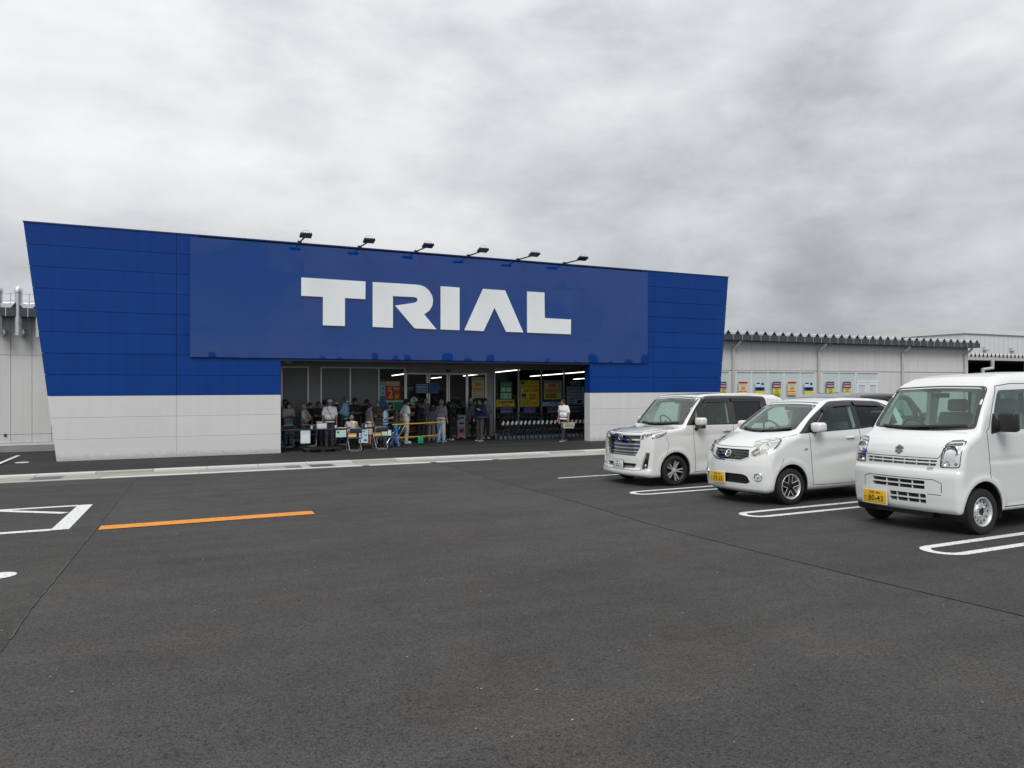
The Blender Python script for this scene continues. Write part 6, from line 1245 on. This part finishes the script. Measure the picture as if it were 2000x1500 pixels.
def person(label, u, vtop, Y, face, shirt, trousers, hair='black', arms=('down', 'down'), sleeve='short', cap=None, mask=False, legs=(0, 0), long_=False, shorts=False, head=(0, 0), shoe=(.05, .05, .05), strap=None, skirt=False, seated=False, skin=0, glasses=False, bald=False, zfeet=.004):
    t_ = Y / ky(u); X = t_ * kx(u); top = CAMZ - (vtop - 750) * t_; H = top - zfeet; sc = (H / 1.70) if not seated else (H / 1.26); dz = -.44 if seated else 0
    p = thing('person', label, 'person', (X, Y, zfeet), R(face)); p.scale = (sc, sc, sc); up = np.array([0, 0, dz])
    hr = Matrix.Rotation(R(head[0]), 3, 'Z') @ Matrix.Rotation(R(head[1]), 3, 'Y'); HM = np.array(hr); nk = V3(0, 0, 1.47) + up
    hp = lambda *a: nk + HM @ V3(*a)                       # head space, origin at the neck
    S = [V3(0, s * .175, 1.385) + up for s in (1, -1)]; arms_ = []
    for i, s in enumerate((1, -1)):
        e, w_ = POSE[arms[i]]; arms_.append((S[i], V3(e[0], s * e[1], e[2]) + up, V3(w_[0], s * w_[1], w_[2]) + up))
    if seated: L_ = [(V3(0, s * .09, .50), V3(.42, s * .11, .50), V3(.42, s * .11, .09)) for s in (1, -1)]
    else: L_ = [(V3(0, s * .09, .90), V3(legs[i] * .5 + .02, s * .10, .49), V3(legs[i], s * .11, .09)) for i, s in enumerate((1, -1))]
    # body: one continuous skin
    pr = [('e', hp(.018, 0, .115), (.094, .076, .118), HM), ('c', hp(.035, 0, .055), hp(.065, 0, .035), .052, .036), ('c', hp(.10, 0, .125), hp(.122, 0, .088), .012, .017, .012), ('e', hp(.0, .078, .105), (.02, .012, .03), HM), ('e', hp(.0, -.078, .105), (.02, .012, .03), HM),
          ('c', V3(-.01, 0, 1.38) + up, nk + HM @ V3(0, 0, .05), .058, .050), ('c', V3(0, -.14, 1.375) + up, V3(0, .14, 1.375) + up, .052, .052), ('c', V3(0, -.08, 1.26) + up, V3(0, .08, 1.26) + up, .10, .10), ('c', V3(0, -.06, 1.08) + up, V3(0, .06, 1.08) + up, .095, .095), ('c', V3(0, -.07, .94) + up, V3(0, .07, .94) + up, .10, .10)]
    for s, e, w_ in arms_:
        pr += [('c', s, e, .050, .040), ('c', e, w_, .040, .028)]; d = (w_ - e) / np.linalg.norm(w_ - e); sd = 1 if s[1] > 0 else -1
        a = np.cross(d, V3(0, sd, 0)); a = a / (np.linalg.norm(a) + 1e-9) if np.linalg.norm(a) > .2 else V3(1, 0, 0); b_ = np.cross(a, d); kn = w_ + d * .075; pr.append(('c', w_, kn, .027, .036, .02))
        for q in range(4):
            o = a * (.033 - .022 * q); ln = (.062, .072, .067, .052)[q]; m_ = kn + o + d * ln * .6; pr += [('c', kn + o * .9, m_, .0105, .010, .006), ('c', m_, m_ + (d * .6 - b_ * .5 * sd) * ln * .6, .010, .009, .006)]
        pr += [('c', w_ + d * .02 + a * .02, w_ + d * .055 + a * .058, .014, .011, .008), ('c', w_ + d * .055 + a * .058, w_ + d * .09 + a * .062, .011, .0095, .008)]
    for h_, k, an in L_: pr += [('c', h_, k, .078, .055), ('c', k, an, .052, .036), ('c', an, an + V3(.10, 0, -.045), .036, .03)]
    obj('body', blob('body', pr, .028, .0125), 'skin_%d' % skin, p)
    # shirt
    hem = (.78 if long_ else .88) + dz; sp = [('c', V3(0, -.13, 1.37) + up, V3(0, .13, 1.37) + up, .068, .068), ('c', V3(.004, -.08, 1.26) + up, V3(.004, .08, 1.26) + up, .118, .118), ('c', V3(.006, -.072, 1.08) + up, V3(.006, .072, 1.08) + up, .120, .120), ('c', V3(.004, -.075, hem + .02), V3(.004, .075, hem + .02), .119, .119), ('c', V3(-.012, 0, 1.38) + up, V3(-.012, 0, 1.43) + up, .07, .066)]
    for s, e, w_ in arms_:
        if sleeve == 'short': sp.append(('c', s, s + (e - s) * .72, .068, .070))
        else: sp += [('c', s, e, .066, .054), ('c', e, e + (w_ - e) * .95, .054, .043)]
    obj('shirt', blob('shirt', sp, .06, .0135, cuts=[((0, 0, -1), -hem)] if not seated else [((0, 0, -1), -.42)]), shirt if isinstance(shirt, str) else cloth(shirt), p)
    # trousers or skirt
    tp = [('c', V3(0, -.075, .955) + up, V3(0, .075, .955) + up, .113, .113)]
    for h_, k, an in L_:
        if skirt: tp += [('c', h_, k + V3(0, 0, -.1), .11, .13)]
        elif shorts: tp += [('c', h_, k, .098, .088)]
        else: tp += [('c', h_, k, .096, .076), ('c', k, an + V3(0, 0, .0), .074, .064)]
    obj('trousers', blob('trousers', tp, .03, .0135, cuts=[((0, 0, 1), 1.0 + dz), ((0, 0, -1), -.045)]), trousers if isinstance(trousers, str) else cloth(trousers), p)
    for h_, k, an in L_:
        sh = blob('shoe', [('c', an + V3(-.03, 0, -.04), an + V3(.16, 0, -.055), .048, .040), ('c', an + V3(-.015, 0, -.02), an + V3(.02, 0, .0), .045, .045)], .02, .012, cuts=[((0, 0, -1), -.004)]); so_ = obj('shoe', sh, cloth(shoe), p)
        obj('sole', bevel_box(an[0] - .075, an[0] + .20, an[1] - .048, an[1] + .048, .0, .022, .006), 'mask_white' if shoe[0] > .2 or legs[0] != 0 or glasses else 'black_plastic', so_)
    # hair, cap, mask, face
    if not bald:
        ln = {'black': 0, 'grey': 0, 'bob': 1, 'bun': 1}[hair]; hm = 'hair_grey' if hair == 'grey' else 'hair_black'
        hpx = [('e', hp(.004, 0, .135), (.108, .095, .118), HM)]
        if ln: hpx += [('e', hp(-.035, 0, .075), (.085, .095, .11), HM)]
        if hair == 'bun': hpx += [('e', hp(-.10, 0, .17), (.045, .045, .045), HM)]
        nrm = HM @ V3(.86, 0, -.51); cut = float(nrm @ hp(.068, 0, .128)); obj('hair', blob('hair', hpx, .02, .012, cuts=[(tuple(nrm), cut), (tuple(HM @ V3(0, 0, -1)), float((HM @ V3(0, 0, -1)) @ hp(0, 0, -.02 if ln else .05)))]), hm, p)
    else: obj('hair', blob('hair', [('e', hp(-.012, 0, .085), (.094, .086, .07), HM)], .02, .012, cuts=[(tuple(HM @ V3(1, 0, 0)), float((HM @ V3(1, 0, 0)) @ hp(.0, 0, 0)))]), 'hair_grey', p)
    if cap is not None:
        nz = HM @ V3(-.12, 0, -1); c_ = obj('cap', blob('cap', [('e', hp(.006, 0, .152), (.114, .098, .105), HM)], .02, .012, cuts=[(tuple(nz), float(nz @ hp(0, 0, .145)))]), cloth(cap), p)
        obj('brim', blob('brim', [('e', hp(.125, 0, .152), (.075, .075, .016), HM)], .02, .012), cloth(cap), c_)
    if mask:
        m_ = obj('face_mask', blob('face_mask', [('e', hp(.052, 0, .068), (.072, .068, .056), HM)], .02, .012, cuts=[(tuple(HM @ V3(-1, 0, 0)), float((HM @ V3(-1, 0, 0)) @ hp(.045, 0, 0)))]), 'mask_white', p)
        obj('ear_loop', MB().tube([hp(.06, .066, .085), hp(.0, .084, .11), hp(.06, .066, .05)], .003, 4), 'mask_white', m_)
    else: obj('mouth', MB().ball(tuple(hp(.103, 0, .048)), (.008, .018, .005), 8, 4), mat('lips', (.28, .10, .09), .5), p)
    for s in (1, -1): obj('eye', MB().ball(tuple(hp(.100, s * .031, .122)), .0095, 8, 5), 'eye_dark', p)
    if glasses:
        for s in (1, -1): obj('spectacles', MB().tube([hp(.116, s * .032 + .024 * math.cos(a), .120 + .017 * math.sin(a)) for a in np.linspace(0, 6.28, 14, endpoint=False)], .003, 4, closed=True), 'eye_dark', p)
    if strap:
        pts = [V3(.125, -.10, 1.05), V3(.128, -.02, 1.18), V3(.10, .09, 1.36), V3(.0, .12, 1.44), V3(-.09, .09, 1.38), V3(-.128, -.02, 1.18), V3(-.118, -.10, 1.02)]; obj('bag_strap', MB().tube([q + up for q in pts], .011, 5), cloth(strap), p)
    return p
B0 = (.022, .022, .025); DK = (.04, .043, .055); BEI = (.55, .50, .41); WH = (.78, .80, .83); LB = (.30, .50, .68); GT = (.24, .25, .29)
person('tall person in grey-blue shirt behind the masked woman at the left', 557, 781, 27.5, 275, (.15, .19, .24), DK)
person('woman with black bob, white mask, pale top and light blue trousers', 563, 786, 26.75, 292, (.42, .43, .45), (.22, .34, .45), hair='bob', arms=('phone', 'phone'), mask=True, long_=True)
person('bald man in grey t-shirt, hands on hips, behind the left table', 595, 789, 25.9, 150, GT, DK, bald=True, arms=('hip', 'hip'), head=(20, 12), skin=1)
person('black-haired person with white mask behind the bald man', 605, 787, 27.2, 285, B0, DK, mask=True)
person('man in black shirt facing out, right of the bald man', 622, 785, 26.7, 262, B0, DK, arms=('cross', 'down'), skin=2)
person('person in pale top and dark cap half hidden behind the white-capped one', 634.5, 781.5, 27.2, 100, (.36, .38, .42), DK, cap=DK)
person('person with white cap and white t-shirt, dark strap across the back', 644, 781, 25.95, 84, WH, DK, cap=(.55, .58, .62), strap=DK, hair='grey')
person('person in black with a pale cap behind the table', 657, 786, 26.9, 95, B0, B0, cap=(.46, .45, .44))
person('tall man in light blue long-sleeved shirt with lowered white mask', 675, 774, 27.0, 335, LB, DK, arms=('back', 'back'), sleeve='long', mask=True, hair='grey', head=(-15, 10), skin=1)
person('seated grey-haired person in pale pink shirt behind the table', 687, 811, 25.6, 80, (.52, .40, .44), DK, hair='grey', seated=True, arms=('lean', 'lean'), sleeve='long')
person('man in black cap and black t-shirt with crossed arms', 693, 778, 27.2, 262, B0, B0, cap=B0, arms=('cross', 'cross'), skin=1)
person('person all in black with bowed head left of the grey t-shirt', 714, 780, 27.0, 20, B0, B0, sleeve='long', head=(0, 20))
person('man in dark cap, grey t-shirt and beige shorts', 721, 789, 25.8, 12, (.10, .10, .12), BEI, cap=B0, shorts=True, arms=('phone', 'carry'), mask=True, skin=1)
person('masked person in black vest with tan bag behind the queue', 738, 783, 27.1, 250, (.09, .085, .08), (.20, .18, .15), mask=True, arms=('cross', 'phone'), hair='grey', strap=(.40, .30, .14))
person('short person in light blue t-shirt looking down at a phone', 753, 792, 25.9, 335, LB, (.05, .09, .19), arms=('phone', 'phone'), head=(0, 28), strap=B0)
person('man in white polo shirt, black cap, mask and beige trousers', 793, 780, 26.2, 8, (.62, .67, .78), BEI, cap=B0, mask=True, arms=('back', 'phone'), shoe=(.55, .55, .53), skin=1, legs=(.06, -.04))
person('woman in black with hands at her face behind the barrier', 816, 784, 26.9, 10, B0, B0, hair='bun', arms=('face', 'face'), sleeve='long')
person('tall person in grey shirt standing behind the woman in black', 830, 776, 27.3, 285, (.13, .14, .16), (.10, .10, .11), arms=('hip', 'down'), hair='bob')
person('short woman in dark checked top beside the light plaid shirt', 843, 793, 26.5, 60, 'plaid_dark', (.14, .13, .12), hair='bob', long_=True)
person('grey-haired man in light plaid shirt at the end of the barrier', 862, 781, 26.25, 40, 'plaid_light', BEI, hair='grey', shoe=(.25, .23, .2), skin=1)
person('person all in black reaching to the basket stack', 877, 785, 27.0, 15, B0, B0, hair='bob', arms=('lean', 'lean'), sleeve='long', shoe=(.35, .34, .33))
person('man in navy half-zip jacket, glasses and dark grey trousers at the door', 938, 779, 26.15, 222, (.008, .016, .06), (.055, .052, .055), arms=('chest', 'down'), sleeve='long', glasses=True, legs=(.08, -.03), head=(-18, 0))
person('masked person in grey-blue jacket behind the man in navy', 948, 779, 27.2, 262, (.16, .19, .26), B0, mask=True, sleeve='long', arms=('cross', 'down'), shoe=(.5, .5, .5))
person('person in blue-grey shirt at the door left of the man in navy', 927, 781, 27.7, 270, (.12, .17, .20), B0, arms=('phone', 'down'))
wt = person('young man in white t-shirt and black trousers walking with a basket', 1101, 780, 24.75, 205, (.78, .80, .84), B0, arms=('carry', 'down'), legs=(.20, -.26), head=(-25, 5), shoe=(.04, .04, .04), skin=1)
# the jacket print and the basket he carries
xb, zb = on_wall(1109, 836, 24.62); bk = thing('shopping_basket', 'cream shopping basket with dark print carried by the man in white', 'basket', (xb, 24.62, zb), R(-8))
mat('basket_cream', (.52, .49, .40), .55, var=.06)
obj('basket_shell', MB().prism([(-.22, 0), (.20, 0), (.25, .22), (-.26, .22)], lambda x, z: (x, .13, z), lambda x, z: (x, -.13, z)), 'basket_cream', bk)
for z in (.05, .09, .13): obj('slot_row', MB().box(-.20 + z * .3, .19, -.135, -.1315, z, z + .014), 'print_black', bk)
obj('rim', MB().box(-.275, .265, -.145, .145, .20, .225), 'basket_cream', bk)
for s in (-1, 1): obj('bail', MB().tube([(-.2, s * .1, .22), (-.12, s * .05, .33), (.10, s * .05, .33), (.2, s * .1, .22)], .008, 6), 'print_black', bk)
bpy.context.view_layer.update()
